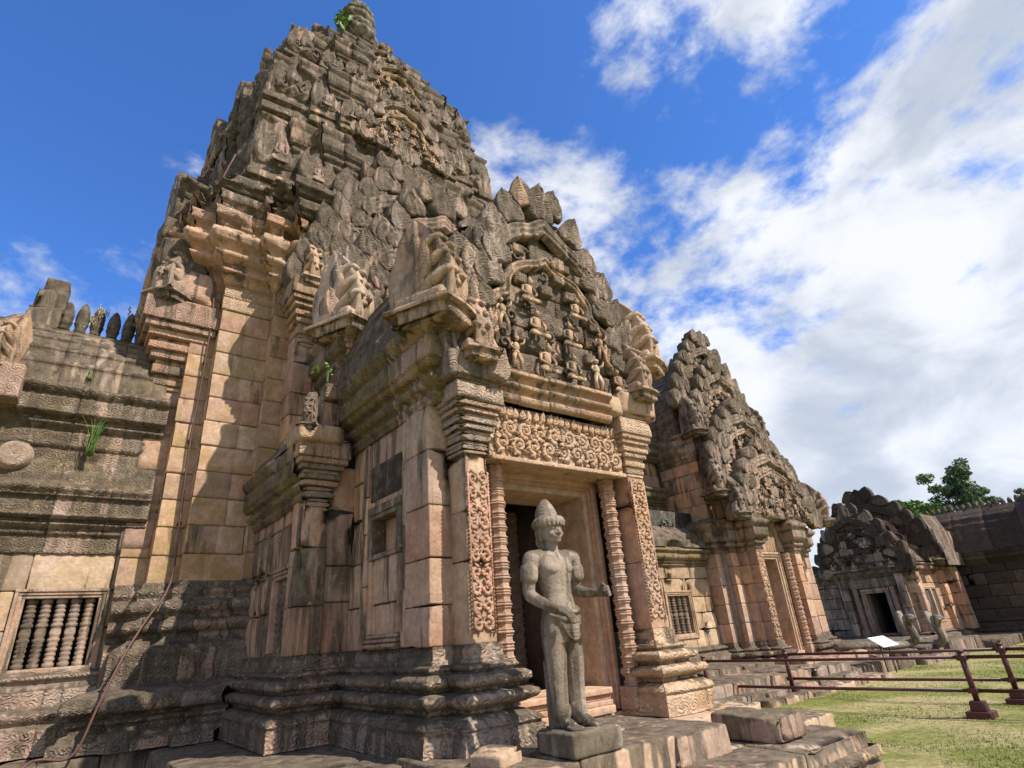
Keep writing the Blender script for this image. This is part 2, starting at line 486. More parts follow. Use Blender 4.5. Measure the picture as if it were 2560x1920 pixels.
# ---------------------------------------------------------------- materials
def stone_mat(name, attr=True, base=(0.3, 0.25, 0.2), lich=0.5, carve=0.0, algae=0.0, bump=1.0, carve_scale=9.0):
    m = bpy.data.materials.new(name); m.use_nodes = True
    t = m.node_tree; t.nodes.clear()
    out = N(t, 'ShaderNodeOutputMaterial'); bs = N(t, 'ShaderNodeBsdfPrincipled')
    L(t, bs.outputs[0], out.inputs[0])
    geo = N(t, 'ShaderNodeNewGeometry')
    pos = geo.outputs['Position']
    if attr:
        at = N(t, 'ShaderNodeAttribute', attribute_name='tint'); tcol = at.outputs['Color']
        aw = N(t, 'ShaderNodeAttribute', attribute_name='wx')
        sp = N(t, 'ShaderNodeSeparateColor'); L(t, aw.outputs['Color'], sp.inputs[0])
        wl, wc, wa = sp.outputs[0], sp.outputs[1], sp.outputs[2]
    else:
        rg = N(t, 'ShaderNodeRGB'); rg.outputs[0].default_value = (*base, 1); tcol = rg.outputs[0]
        def val(v):
            n = N(t, 'ShaderNodeValue'); n.outputs[0].default_value = v; return n.outputs[0]
        wl, wc, wa = val(lich), val(carve), val(algae)
    n1 = noise(t, pos, 0.9, 5, 0.6, 0.4)
    n2 = noise(t, pos, 6.0, 8, 0.65, 0.3)
    n3 = noise(t, pos, 42.0, 4, 0.7)
    mp = N(t, 'ShaderNodeMapping'); mp.inputs['Scale'].default_value = (3.6, 3.6, 0.42)
    L(t, pos, mp.inputs[0])
    st = noise(t, mp.outputs[0], 1.6, 6, 0.6, 0.5)
    sn = N(t, 'ShaderNodeSeparateXYZ'); L(t, geo.outputs['Normal'], sn.inputs[0])
    upf = math_n(t, 'MAXIMUM', sn.outputs[2], 0.0)
    # base colour variation
    hsv = N(t, 'ShaderNodeHueSaturation')
    L(t, tcol, hsv.inputs['Color'])
    n6 = noise(t, pos, 19.0, 6, 0.7)
    L(t, math_n(t, 'MULTIPLY', maprange(t, n2, 0.25, 0.75, 0.60, 1.26, False), maprange(t, n6, 0.3, 0.7, 0.80, 1.18, False)), hsv.inputs['Value'])
    L(t, maprange(t, n1, 0.3, 0.7, 0.80, 1.12, False), hsv.inputs['Saturation'])
    # bedding bands
    # dark lichen crust
    e = math_n(t, 'ADD', math_n(t, 'MULTIPLY', n1, 0.50), math_n(t, 'MULTIPLY', math_n(t, 'SUBTRACT', st, .5), 1.15))
    e = math_n(t, 'ADD', e, .325)
    e = math_n(t, 'ADD', e, math_n(t, 'MULTIPLY', n2, 0.45))
    e = math_n(t, 'ADD', e, math_n(t, 'MULTIPLY', upf, 0.22))
    e = math_n(t, 'ADD', e, math_n(t, 'MULTIPLY', math_n(t, 'SUBTRACT', wl, 0.5), 0.85))
    lm = maprange(t, e, 0.79, 0.98, 0.0, 0.94)
    dk = N(t, 'ShaderNodeMix', data_type='RGBA')
    L(t, maprange(t, n2, 0.3, 0.7), dk.inputs['Factor'])
    dk.inputs['A'].default_value = (0.045, 0.034, 0.024, 1)
    dk.inputs['B'].default_value = (0.165, 0.128, 0.088, 1)
    mx = N(t, 'ShaderNodeMix', data_type='RGBA')
    L(t, lm, mx.inputs['Factor']); L(t, hsv.outputs[0], mx.inputs['A']); L(t, dk.outputs['Result'], mx.inputs['B'])
    # pale lichen blotches
    n4 = noise(t, pos, 11.0, 7, 0.72, 0.8)
    pm = math_n(t, 'MULTIPLY', maprange(t, n4, 0.60, 0.68, 0.0, 0.80), maprange(t, wl, 0.25, 0.6, 0.0, 1.0))
    pl = N(t, 'ShaderNodeMix', data_type='RGBA')
    L(t, pm, pl.inputs['Factor']); L(t, mx.outputs['Result'], pl.inputs['A'])
    pl.inputs['B'].default_value = (0.43, 0.37, 0.27, 1)
    # yellow algae
    n5 = noise(t, pos, 2.6, 5, 0.6, 0.5)
    am = math_n(t, 'MULTIPLY', maprange(t, n5, 0.42, 0.62, 0.0, 0.85), wa)
    al = N(t, 'ShaderNodeMix', data_type='RGBA')
    L(t, am, al.inputs['Factor']); L(t, pl.outputs['Result'], al.inputs['A'])
    al.inputs['B'].default_value = (0.27, 0.195, 0.045, 1)
    # carved low relief: worn rows of scrolled medallions, laid out in metres along the wall
    wpn = N(t, 'ShaderNodeTexNoise'); wpn.inputs['Scale'].default_value = 4.0; wpn.inputs['Detail'].default_value = 3
    L(t, pos, wpn.inputs['Vector'])
    sw_ = N(t, 'ShaderNodeSeparateColor'); L(t, wpn.outputs['Color'], sw_.inputs[0])
    sp3 = N(t, 'ShaderNodeSeparateXYZ'); L(t, pos, sp3.inputs[0])
    uu = math_n(t, 'ADD', math_n(t, 'ADD', sp3.outputs[0], sp3.outputs[1]), math_n(t, 'MULTIPLY', sw_.outputs[0], .10))
    vv = math_n(t, 'ADD', sp3.outputs[2], math_n(t, 'MULTIPLY', sw_.outputs[1], .10))
    def medal(p, petals, sw):
        fu = math_n(t, 'SUBTRACT', math_n(t, 'FRACT', math_n(t, 'DIVIDE', uu, p)), .5)
        fv = math_n(t, 'SUBTRACT', math_n(t, 'FRACT', math_n(t, 'DIVIDE', vv, p*.86)), .5)
        r_ = math_n(t, 'SQRT', math_n(t, 'ADD', math_n(t, 'MULTIPLY', fu, fu), math_n(t, 'MULTIPLY', fv, fv)))
        an = math_n(t, 'ARCTAN2', fv, fu)
        w_ = math_n(t, 'SINE', math_n(t, 'ADD', math_n(t, 'MULTIPLY', an, petals), math_n(t, 'MULTIPLY', r_, sw)))
        return math_n(t, 'MULTIPLY', w_, maprange(t, r_, .0, .62, 1.0, .35))
    edg = math_n(t, 'ADD', math_n(t, 'MULTIPLY', medal(.19, 3.0, 24.0), .5), math_n(t, 'MULTIPLY', medal(.085, 4.0, 0.0), .28))
    worn = maprange(t, n2, .34, .56, .25, 1.0)
    cv = math_n(t, 'MULTIPLY', math_n(t, 'MULTIPLY', edg, worn), wc)
    # bump only: carved relief, then coarse and fine noise
    b1 = N(t, 'ShaderNodeBump'); b1.inputs['Distance'].default_value = 0.035; b1.inputs['Strength'].default_value = 0.75
    L(t, cv, b1.inputs['Height'])
    b2 = N(t, 'ShaderNodeBump'); b2.inputs['Distance'].default_value = 0.03; b2.inputs['Strength'].default_value = 0.55*bump
    L(t, n2, b2.inputs['Height']); L(t, b1.outputs[0], b2.inputs['Normal'])
    b3 = N(t, 'ShaderNodeBump'); b3.inputs['Distance'].default_value = 0.006; b3.inputs['Strength'].default_value = 0.7*bump
    L(t, n3, b3.inputs['Height']); L(t, b2.outputs[0], b3.inputs['Normal'])
    L(t, b3.outputs[0], bs.inputs['Normal'])
    L(t, al.outputs['Result'], bs.inputs['Base Color'])
    bs.inputs['Roughness'].default_value = 0.92
    bs.inputs['Specular IOR Level'].default_value = 0.25
    return m
STONE = stone_mat('weathered_sandstone')
STATUE = stone_mat('statue_sandstone', False, (0.31, 0.245, 0.19), 0.56, 0.0, 0, 1.3)
def flat_mat(name, col, rough=0.6, metal=0.0, nv=0.2, ns=12.0):
    m = bpy.data.materials.new(name); m.use_nodes = True
    t = m.node_tree; bs = t.nodes['Principled BSDF']
    tcn = N(t, 'ShaderNodeTexCoord')
    n = noise(t, tcn.outputs['Object'], ns, 6, 0.6)
    mx = N(t, 'ShaderNodeMix', data_type='RGBA')
    L(t, n, mx.inputs['Factor'])
    mx.inputs['A'].default_value = (*[c*(1-nv) for c in col], 1); mx.inputs['B'].default_value = (*[min(1, c*(1+nv)) for c in col], 1)
    L(t, mx.outputs['Result'], bs.inputs['Base Color'])
    bs.inputs['Roughness'].default_value = rough; bs.inputs['Metallic'].default_value = metal
    bp = N(t, 'ShaderNodeBump'); bp.inputs['Strength'].default_value = 0.3; bp.inputs['Distance'].default_value = 0.01
    L(t, n, bp.inputs['Height']); L(t, bp.outputs[0], bs.inputs['Normal'])
    return m
RED = flat_mat('dark_red_paint', (0.075, 0.018, 0.020), 0.5, 0, 0.35, 20)
WHITE = flat_mat('white_panel', (0.75, 0.75, 0.74), 0.4, 0, 0.05, 5)
METAL = flat_mat('dark_metal', (0.03, 0.03, 0.03), 0.5, 0.4)
CABLE = flat_mat('rusty_cable', (0.10, 0.045, 0.035), 0.6)
BLACK = flat_mat('dark_interior_stone', (0.05, 0.042, 0.038), 0.95)

# ================================================================ builders
ROT = lambda ang, cx=0, cy=0: (np.array([[math.cos(ang), -math.sin(ang), 0], [math.sin(ang), math.cos(ang), 0], [0, 0, 1]]), np.array([cx, cy, 0.0]))

def crom(pts, n=8):
    P = np.array(pts, float); Q = np.vstack([2*P[0]-P[1], P, 2*P[-1]-P[-2]]); o = []
    for i in range(1, len(Q)-2):
        for k in range(n):
            t = k/n
            o.append(0.5*((2*Q[i]) + (Q[i+1]-Q[i-1])*t + (2*Q[i-1]-5*Q[i]+4*Q[i+1]-Q[i+2])*t*t + (3*Q[i]-Q[i-1]-3*Q[i+1]+Q[i+2])*t**3))
    o.append(P[-1]); return np.array(o)

def figure(mb, P, h, tn, wx, seated=True, lean=0.0):
    """small relief figure, front towards -Y"""
    x, y, z = P
    def e(dx, dy, dz, rx, ry, rz): ellip(mb, (x+dx*h, y+dy*h, z+dz*h), (rx*h, ry*h, rz*h), tn, wx, 8, 6)
    if seated:
        e(0, 0, .50, .14, .10, .24); e(lean*.1, -.02, .84, .085, .09, .11); e(lean*.1, 0, .96, .05, .05, .07)
        e(0, 0, .64, .20, .08, .07)
        tube(mb, [(x-.20*h, y, z+.62*h), (x-.27*h, y-.05*h, z+.40*h), (x-.10*h, y-.13*h, z+.30*h)], [.05*h, .045*h, .035*h], tn, wx, 6)
        tube(mb, [(x+.20*h, y, z+.62*h), (x+.28*h, y-.05*h, z+.42*h), (x+.16*h, y-.13*h, z+.28*h)], [.05*h, .045*h, .035*h], tn, wx, 6)
        tube(mb, [(x-.05*h, y-.02*h, z+.22*h), (x-.32*h, y-.10*h, z+.14*h), (x+.06*h, y-.15*h, z+.08*h)], [.09*h, .08*h, .05*h], tn, wx, 6)
        tube(mb, [(x+.05*h, y-.02*h, z+.22*h), (x+.32*h, y-.10*h, z+.14*h), (x-.02*h, y-.16*h, z+.10*h)], [.09*h, .08*h, .05*h], tn, wx, 6)
    else:
        e(0, 0, .62, .11, .08, .16); e(lean*.05, -.02, .88, .06, .07, .075); e(0, 0, .46, .10, .08, .08)
        tube(mb, [(x-.13*h, y, z+.72*h), (x-.22*h, y-.03*h, z+.62*h), (x-.16*h+lean*.1*h, y-.07*h, z+.50*h)], [.04*h, .035*h, .025*h], tn, wx, 6)
        tube(mb, [(x+.13*h, y, z+.72*h), (x+.25*h, y-.03*h, z+.78*h), (x+.28*h, y-.05*h, z+.92*h)], [.04*h, .035*h, .025*h], tn, wx, 6)
        tube(mb, [(x-.06*h, y, z+.42*h), (x-.14*h, y-.05*h, z+.22*h), (x-.10*h, y, z)], [.07*h, .055*h, .04*h], tn, wx, 6)
        tube(mb, [(x+.06*h, y, z+.42*h), (x+.13*h, y-.03*h, z+.22*h), (x+.12*h, y, z)], [.07*h, .055*h, .04*h], tn, wx, 6)

LOBE = [(0.84, 0.0), (0.90, 0.06), (0.90, 0.16), (0.80, 0.22), (0.73, 0.25), (0.76, 0.34), (0.74, 0.44), (0.64, 0.50), (0.56, 0.53), (0.55, 0.62), (0.46, 0.71), (0.31, 0.78), (0.14, 0.83), (0, 0.89)]
def env(t): return np.clip(1-t**1.35, 0, 1)**0.80*(1+0.06*math.sin(min(t*3.2, math.pi)))

def arch_band(mb, cx, y, z0, hw, h, wd, tn, wx, ribs=3, seg=6, ends=True):
    c = crom(LOBE, seg)
    right = np.stack([c[:, 0]*hw, c[:, 1]*h], 1)
    C = np.vstack([right*np.array([-1, 1]), right[::-1][1:]])
    d = np.gradient(C, axis=0); d /= np.linalg.norm(d, axis=1, keepdims=True)
    nn = np.stack([-d[:, 1], d[:, 0]], 1)
    q = np.linspace(-1, 1, 4*ribs+3)
    prof = np.where(np.abs(q) > 0.98, -0.06, 0.05*np.abs(np.sin((q+1)/2*math.pi*ribs))**0.6 + 0.02*(1-q**2))
    V = []
    for k in range(len(q)):
        V.append(np.stack([cx+C[:, 0]+nn[:, 0]*q[k]*wd, np.full(len(C), y)-prof[k], z0+C[:, 1]+nn[:, 1]*q[k]*wd], 1))
    V = np.stack(V, 1); m = len(q); n = len(C)
    V = V.reshape(-1, 3); V[:, 2] += fbm(V, 1.8, 2)*.03
    V[:, 1] += fbm(V, 4, 3)*0.045 + .05*np.maximum(0, fbm(V+3.3, 2.2, 2)-.15)*4*.5
    i = np.arange(n-1)[:, None]*m + np.arange(m-1)[None]
    F = np.stack([i, i+1, i+m+1, i+m], 2).reshape(-1, 4)
    mb.add(V, F, tn, wx)

def pediment(parent, cx, y, z0, hw, h, depth=0.55, M=None, wx=(0.62, 0.7, 0), pal=GREY, leaves=7, figs='rows', ch=0.36, lean=0.0, name='pediment', leafn=1.0, jitter=0.045, tpal=TAN, merge=False):
    mb = MB(M)
    z = z0
    pbox(mb, (cx-hw*.8, y+0.14, z0), (cx+hw*.8, y+depth, z0+h*.3)); pbox(mb, (cx-hw*.5, y+0.145, z0+h*.3), (cx+hw*.5, y+depth-.02, z0+h*.6)); 
    while z < z0+h*0.93:
        ck = R(ch*.8, ch*1.25)
        t = (z+ck*.4-z0)/h
        w = hw*env(t)*0.93
        if w < 0.1: break
        a = -w + R(-.05, .05)
        e = w + R(-.05, .05)
        while a < e-0.02:
            b = a + R(.32, .72)*(ch/.36)
            if e-b < .2: b = e
            jj = R(-jitter, jitter) + lean*(z-z0)
            rbox(mb, (cx+a+.004, y+jj, z+.004), (cx+b-.004, y+depth, z+ck-.004), tint(pal), (min(1, wx[0]+R(-.2, .15)), wx[1], 0), 0.035, 0.025, 0.11, 5.0, rz=R(-.012, .012), chip=0.12)
            a = b
        z += ck
    # flame leaves along the outline
    k = leafn
    for i in range(leaves):
        t = 0.06 + 0.86*(i/(leaves-1))**0.95
        w = hw*env(t)
        for sg in (-1, 1):
            dl = np.array([sg*(0.62-0.35*t), -0.06, 1.0])
            for row in (0, 1, 2):
                Lf = h*0.20*k*(1.0-0.25*t)*R(.75, 1.2)*(1-.12*row); Wf = hw*0.13*k*R(.8, 1.15)
                if row == 2 and t > .62: continue
                ww = w*(1-0.13*row) - (0.10 if row == 0 else 0.0)
                leaf(mb, (cx+sg*ww*0.95, y-0.045-0.03*row, z0+t*h-Lf*(.30+.15*row)), dl+np.array([R(-.07, .07), .05, 0]), (0, -1, 0.1), Lf, Wf, depth*(.7 if row == 0 else .1), tint(pal), (min(1, wx[0]+R(-.15, .1)), wx[1], 0), relief=0.04*k, ribs=rng.choice((2, 3, 4)), pw=R(.3, .55))
    leaf(mb, (cx, y-0.05, z0+h*0.80), (0, 0, 1), (0, -1, 0), h*0.215, hw*0.17*k, depth*.7, tint(pal), wx, relief=0.07)
    o = None if merge else mb.build(name, STONE, parent)
    a = mb if merge else MB(M)
    arch_band(a, cx, y-0.07, z0+0.03, hw*0.93, h*0.86, hw*0.075, tint(pal), (wx[0]-.08, 0.25, 0), 3)
    arch_band(a, cx, y-0.04, z0+0.03, hw*0.74, h*0.66, hw*0.045, tint(tpal), (wx[0]-.15, 0.4, 0), 2)
    if figs == 'rows':
        for q in range(46):                              # worn scrollwork and lumps of broken relief between the figures
            t_ = R(.03, .72); xx = cx+R(-1, 1)*hw*env(t_)*.72; z_ = z0+t_*h*.85; sc_ = hw/2
            fb = mb if merge else a
            if q % 3: spiral(fb, (xx, y-.035, z_), (1, 0, 0), (0, 0, 1), R(.06, .12)*sc_, R(.8, 1.4), .030*sc_, tint(pal), (wx[0]-.05, .3, 0), 12, w0=R(0, 6), sgn=rng.choice((-1, 1)))
            else: rbox(fb, (xx-.11*sc_, y-.09, z_-.08*sc_), (xx+.11*sc_, y+.1, z_+.09*sc_), tint(tpal), (wx[0]-.05, .6, 0), .03, .03, .06, 5, chip=.1)
        zz = z0+0.06; hh = h*0.135
        for rrow in range(3):
            nf = [6, 4, 2][rrow]; W_ = hw*[.62, .46, .24][rrow]
            for q in range(nf):
                fx = cx + (-W_ + 2*W_*q/(nf-1)) + R(-.04, .04)
                fb = mb if merge else MB(M)
                figure(fb, (fx, y-0.10, zz), hh*R(.9, 1.1), tint(tpal), (wx[0]-.25, 0.1, 0), seated=(q+rrow) % 3 != 1, lean=R(-1, 1))
                if not merge: fb.build('relief_figure', STONE, o)
            zz += hh*1.12
    if merge: o = mb.build(name, STONE, parent)
    else: a.build('arch_frame', STONE, o)
    return o

def naga(parent, P, ang, h, M=None, pal=GREY, wx=(0.70, 0.25, 0), heads=3, name='naga_head'):
    """fan of serpent heads rearing up; ang = direction (plan angle) the heads look to"""
    mb = MB()
    tn = tint(pal)
    # local: looks towards -Y, built at origin, height 1
    leaf(mb, (-.085, .10, -.02), (0, .10, 1), (-1, 0, 0), 1.06, .36, .19, tn, wx, ns=15, nt_=20, ribs=2, base=.80, relief=.03, pw=.45)
    leaf(mb, (.085, .10, -.02), (0, .10, 1), (1, 0, 0), 1.02, .36, .02, tn, wx, ns=13, nt_=18, ribs=2, base=.80, relief=.045, pw=.45)
    nh = 3
    for q in range(nh):
        zq = .26+.60*q/nh; ins = .02+.20*(q/nh)**1.4
        yf = -.22+ins
        for sx in (-1, 1):                                  # necks sweeping forward on both faces, ending in crested snouts
            pts = crom([(sx*.10, .14, max(0, zq-.26)), (sx*.115, .07, zq-.10), (sx*.11, yf+.14, zq), (sx*.085, yf+.03, zq+.055), (sx*.05, yf-.055, zq+.02)], 4)
            tube(mb, pts, np.interp(np.linspace(0, 1, len(pts)), [0, .5, .8, 1], [.045, .06, .055, .022]), tn, wx, 8)
            ellip(mb, (sx*.125, yf+.10, zq+.045), (.022, .032, .022), tn, wx, 7, 5)
        tube(mb, [(0, yf+.12, zq-.02), (0, yf-.0, zq-.045), (0, yf-.03, zq-.075)], [.075, .055, .02], tn, wx, 8)
    for q in range(7):                                      # crest along the back
        zq = .12+.115*q; yb = .40-.012*q-.17*max(0, (zq-.5))*1.5
        leaf(mb, (0, yb-.05, zq), (0, .75, 1), (-1, 0, 0), .15, .055, .07, tn, wx, ns=5, nt_=5, ribs=1, relief=.02)
    rbox(mb, (-.23, -.24, -.20), (.23, .38, .02), tn, (wx[0]+.1, .6, 0), .04, .03, .08, chip=.25)
    rbox(mb, (-.27, -.29, -.08), (.27, .42, -.02), tn, wx, .02, .02, .08, chip=.2)
    rbox(mb, (-.22, -.18, -.02), (.22, .36, .10), tn, wx, .04, .02, .12)
    V = np.concatenate(mb.v)
    V = V + (fbm(V+P[0], 4.0, 3)*0.016)[:, None]*np.array([1, 1, .5])
    V *= h
    rzv = ang
    Rm = np.array([[math.cos(rzv), -math.sin(rzv), 0], [math.sin(rzv), math.cos(rzv), 0], [0, 0, 1]])
    V = V @ Rm.T + np.array(P, float)
    if M is not None: V = V @ M[0].T + M[1]
    n = 0; vs = []
    for v in mb.v: vs.append(V[n:n+len(v)]); n += len(v)
    mb.v = vs
    return mb.build(name, STONE, parent)

def capital(mb, x0, x1, y0, y1, z0, z1, pal, wx, flare=0.22, M=None, my=1.0):
    """stepped inverted mouldings flaring out to a carved block on top"""
    H = z1 - z0
    st = [(.00, .05, .06), (.05, .12, .14), (.12, .17, .09), (.17, .27, .26), (.27, .33, .18), (.33, .42, .42), (.42, .50, .58), (.50, .56, .40), (.56, .64, .66), (.64, .72, .86), (.72, .98, 1.0), (.98, 1.0, .9)]
    for (a, b, f) in st:
        e = flare*f
        rbox(mb, (x0-e, y0-e*my, z0+a*H), (x1+e, y1, z0+b*H+.004), tint(pal), (wx[0]+R(-.1, .1), wx[1] if b-a > .06 else 0.1, wx[2]), 0.014 if b-a < .06 else .022, .007, .07, 6, chip=0.06)

def colonette(parent, cx, cy, z0, z1, rr=0.10, M=None, tn=(0.47, 0.30, 0.21)):
    mb = MB(M)
    H = z1-z0
    bb = 0.42
    rbox(mb, (cx-rr*1.45, cy-rr*1.45, z0), (cx+rr*1.45, cy+rr*1.45, z0+bb*.62), tn, (0.2, .5, 0), .02, .008, .08, chip=.05)
    leaf(mb, (cx, cy-rr*1.45, z0+.03), (0, 0, 1), (0, -1, 0), bb*.55, rr*.8, .01, tn, (0.2, .5, 0), relief=.02)
    prof = []
    z = z0+bb*.62
    unit = [(1.22, .024), (1.12, .009), (1.30, .020), (1.14, .009), (1.06, .045), (1.14, .009), (1.24, .016), (1.12, .008), (1.34, .024), (1.12, .008), (1.24, .016), (1.14, .009), (1.06, .045), (1.16, .010), (1.28, .018), (1.12, .009)]
    while z < z1-.02:
        for (r_, hh) in unit:
            if z+hh > z1: hh = max(.005, z1-z)
            k = rr*r_*R(.985, 1.015)
            if r_ > 1.2:
                prof += [(k*.93, z), (k, z+hh*.3), (k, z+hh*.7), (k*.93, z+hh)]
            else: prof += [(k, z+.001), (k, z+hh-.001)]
            z += hh
            if z >= z1-.004: break
    lathe(mb, (cx, cy, 0), prof, tn, (0.22, .12, 0), n=8, rot=math.pi/8)
    V = mb.v[-1]
    return mb.build('colonette', STONE, parent, smooth=False)

def carved_strip(mb, x0, x1, y, z0, z1, tn, wx, per=0.2):
    w = (x1-x0)/2; c = (x0+x1)/2
    n = max(1, int((z1-z0)/per))
    p = (z1-z0)/n
    for sx in (-1, 1):                                     # border with small notches
        tube(mb, [(c+sx*w*.88, y, z0), (c+sx*w*.88, y, z1)], .010, tn, wx, 5)
    for i in range(n):
        zc = z0+(i+.5)*p
        for q in range(7): ellip(mb, (c+R(-.75, .75)*w, y+.004, zc+R(-.5, .5)*p), (R(.006, .016), .018, R(.006, .018)), tn, wx, 6, 5)
        for sg in (-1, 1):
            spiral(mb, (c+sg*w*.40, y+.017, zc), (1, 0, 0), (0, 0, 1), w*.44, 1.2, .030, tn, wx, 14, w0=-math.pi/2 if i % 2 else math.pi/2, sgn=sg*(1 if i % 2 else -1))
            leaf(mb, (c+sg*w*.25, y, zc+p*.30), (sg*.8, 0, .6), (0, -1, 0), w*.5, w*.16, .005, tn, wx, ns=4, nt_=4, relief=.02)
        ellip(mb, (c, y-.005, zc), (w*.14, .022, w*.2), tn, wx, 6, 5)
        for sg in (-1, 1):
            for q in range(4):
                ellip(mb, (c+sg*w*.97, y, zc-p/2+p*(q+.5)/4), (.008, .010, .012), tn, wx, 5, 4)

def balusters(parent, xs, y, z0, z1, rr, M=None, tn=None, wx=(.55, .1, 0)):
    H = z1-z0
    for x in xs:
        b = MB(M)
        t_ = tn or tint(GREY)
        half = [(.9, 0), (1.05, .02), (1.05, .06), (.72, .075), (.98, .10), (.98, .13), (.72, .145), (.95, .17), (.95, .20), (.70, .215), (.98, .235), (.98, .27), (.72, .285), (.95, .31), (.95, .335), (.78, .35), (1.08, .38), (1.08, .41), (.8, .425), (.92, .45), (1.0, .50)]
        pr = [(r_*rr, z0+t*H) for r_, t in half] + [(r_*rr, z0+(1-t)*H) for r_, t in half[::-1]]
        lathe(b, (x, y, 0), pr, t_, (wx[0]+R(-.2, .15), wx[1], wx[2]), n=14)
        b.build('baluster', STONE, parent, smooth=True)

def win_frame(mb, x0, x1, z0, z1, y, depth, pal, wx, fw=0.13, steps=3, M=None):
    """stepped stone frame around an opening x0..x1, z0..z1"""
    for s_ in range(steps):
        e0 = fw*(s_)/steps; e1 = fw*(s_+1)/steps; yy = y - 0.018*s_ + 0.03
        T = tint(pal)
        rbox(mb, (x0-e1, yy, z1+e0), (x1+e1, y+depth, z1+e1), T, wx, .008, .004, .12)
        rbox(mb, (x0-e1, yy, z0-e1), (x1+e1, y+depth, z0-e0), T, wx, .008, .004, .12)
        rbox(mb, (x0-e1, yy, z0-e0+.001), (x0-e0, y+depth, z1+e0-.001), T, wx, .008, .004, .12)
        rbox(mb, (x1+e0, yy, z0-e0+.001), (x1+e1, y+depth, z1+e0-.001), T, wx, .008, .004, .12)

PLINTH = [(.30, 0), (.30, .20), (.285, .215), (.285, .235), (.30, .245), (.27, .30), (.20, .34), (.13, .345), (.13, .385), (.20, .40), (.26, .43), (.275, .47), (.26, .505), (.20, .525), (.12, .53), (.12, .565), (.17, .57), (.21, .60), (.215, .65), (.17, .68), (.09, .685), (.09, .705), (.12, .71), (.13, .735), (.11, .76), (.05, .765), (.05, .80), (.02, .81), (.02, .90), (0, .91), (0, .93), (-.05, .94)]
PB = [(.0, .20, 'diam', .24, .012), (.245, .34, 'lotus', .07, .010), (.40, .525, 'bead', .085, .008), (.57, .68, 'lotus', .06, .012), (.71, .76, 'bead', .06, .010), (.81, .90, 'diam', .13, .008)]
def prof_at(pr, z0, sz=1.0, so=1.0, o0=0.0): return [(o*so+o0, z0+z*sz) for o, z in pr]
def bands_at(b, z0, sz=1.0): return [(z0+a*sz-1e-6, z0+c*sz+1e-6, t, p, m) for a, c, t, p, m in b]

# entablature: starts at wall, flares out to a cornice, bottom to top
CORN = [(-.03, 0), (.02, .0), (.03, .05), (.06, .06), (.06, .10), (.03, .11), (.03, .15), (.09, .17), (.13, .22), (.13, .25), (.09, .26), (.09, .31), (.17, .33), (.20, .36), (.20, .38), (.24, .40), (.24, .62), (.20, .64), (.25, .68), (.31, .76), (.33, .82), (.30, .86), (.22, .90), (.10, 1.0)]
CB = [(.06, .10, 'bead', .05, .008), (.17, .25, 'lotus', .09, .014), (.40, .62, 'diam', .26, .014), (.66, .86, 'bead', .14, .022)]

#@@SCENE
# ================================================================ ground
def ground():
    n = 90
    g = np.concatenate([np.linspace(-900, -45, 10), np.linspace(-40, 60, 220), np.linspace(70, 1500, 12)])
    gy = np.concatenate([np.linspace(-900, -25, 10), np.linspace(-22, 40, 150), np.linspace(50, 1500, 12)])
    X, Y = np.meshgrid(g, gy)
    P = np.stack([X.ravel(), Y.ravel(), np.zeros(X.size)], 1)
    near = np.clip(1 - np.hypot(P[:, 0]-10, P[:, 1]-2)/60, 0, 1)
    P[:, 2] = fbm(P, 0.35, 3)*0.045*near - 0.02 + 0.05*np.exp(-((P[:, 1]-6.2-0.1*(P[:, 0]-11))/0.35)**2)*np.clip((P[:, 0]-9)/3, 0, 1)*np.clip((15-P[:, 0])/3, 0, 1)
    m = len(g); i = np.arange(len(gy)-1)[:, None]*m + np.arange(m-1)[None]
    F = np.stack([i, i+1, i+m+1, i+m], 2).reshape(-1, 4)
    b = MB(); b.add(P, F, (0.2, 0.2, 0.1))
    mt = bpy.data.materials.new('lawn'); mt.use_nodes = True; t = mt.node_tree; bs = t.nodes['Principled BSDF']
    geo = N(t, 'ShaderNodeNewGeometry')
    a = noise(t, geo.outputs['Position'], 0.55, 6, 0.6, 0.3); c = noise(t, geo.outputs['Position'], 14, 6, 0.7); d = noise(t, geo.outputs['Position'], 90, 3, 0.7)
    m1 = N(t, 'ShaderNodeMix', data_type='RGBA'); L(t, maprange(t, a, .40, .62), m1.inputs['Factor'])
    m1.inputs['A'].default_value = (0.20, 0.215, 0.065, 1); m1.inputs['B'].default_value = (0.38, 0.33, 0.17, 1)
    m2 = N(t, 'ShaderNodeMix', data_type='RGBA', blend_type='MULTIPLY'); m2.inputs['Factor'].default_value = 1
    L(t, m1.outputs['Result'], m2.inputs['A'])
    cr = N(t, 'ShaderNodeMix', data_type='RGBA'); L(t, maprange(t, c, .3, .7), cr.inputs['Factor'])
    cr.inputs['A'].default_value = (.6, .62, .55, 1); cr.inputs['B'].default_value = (1.35, 1.3, 1.25, 1)
    L(t, cr.outputs['Result'], m2.inputs['B']); L(t, m2.outputs['Result'], bs.inputs['Base Color'])
    bs.inputs['Roughness'].default_value = .95; bs.inputs['Specular IOR Level'].default_value = .1
    bp = N(t, 'ShaderNodeBump'); bp.inputs['Distance'].default_value = .03; bp.inputs['Strength'].default_value = 1
    L(t, math_n(t, 'ADD', c, math_n(t, 'MULTIPLY', d, .6)), bp.inputs['Height']); L(t, bp.outputs[0], bs.inputs['Normal'])
    o = b.build('lawn', mt); o['kind'] = 'structure'
    return o
ground()

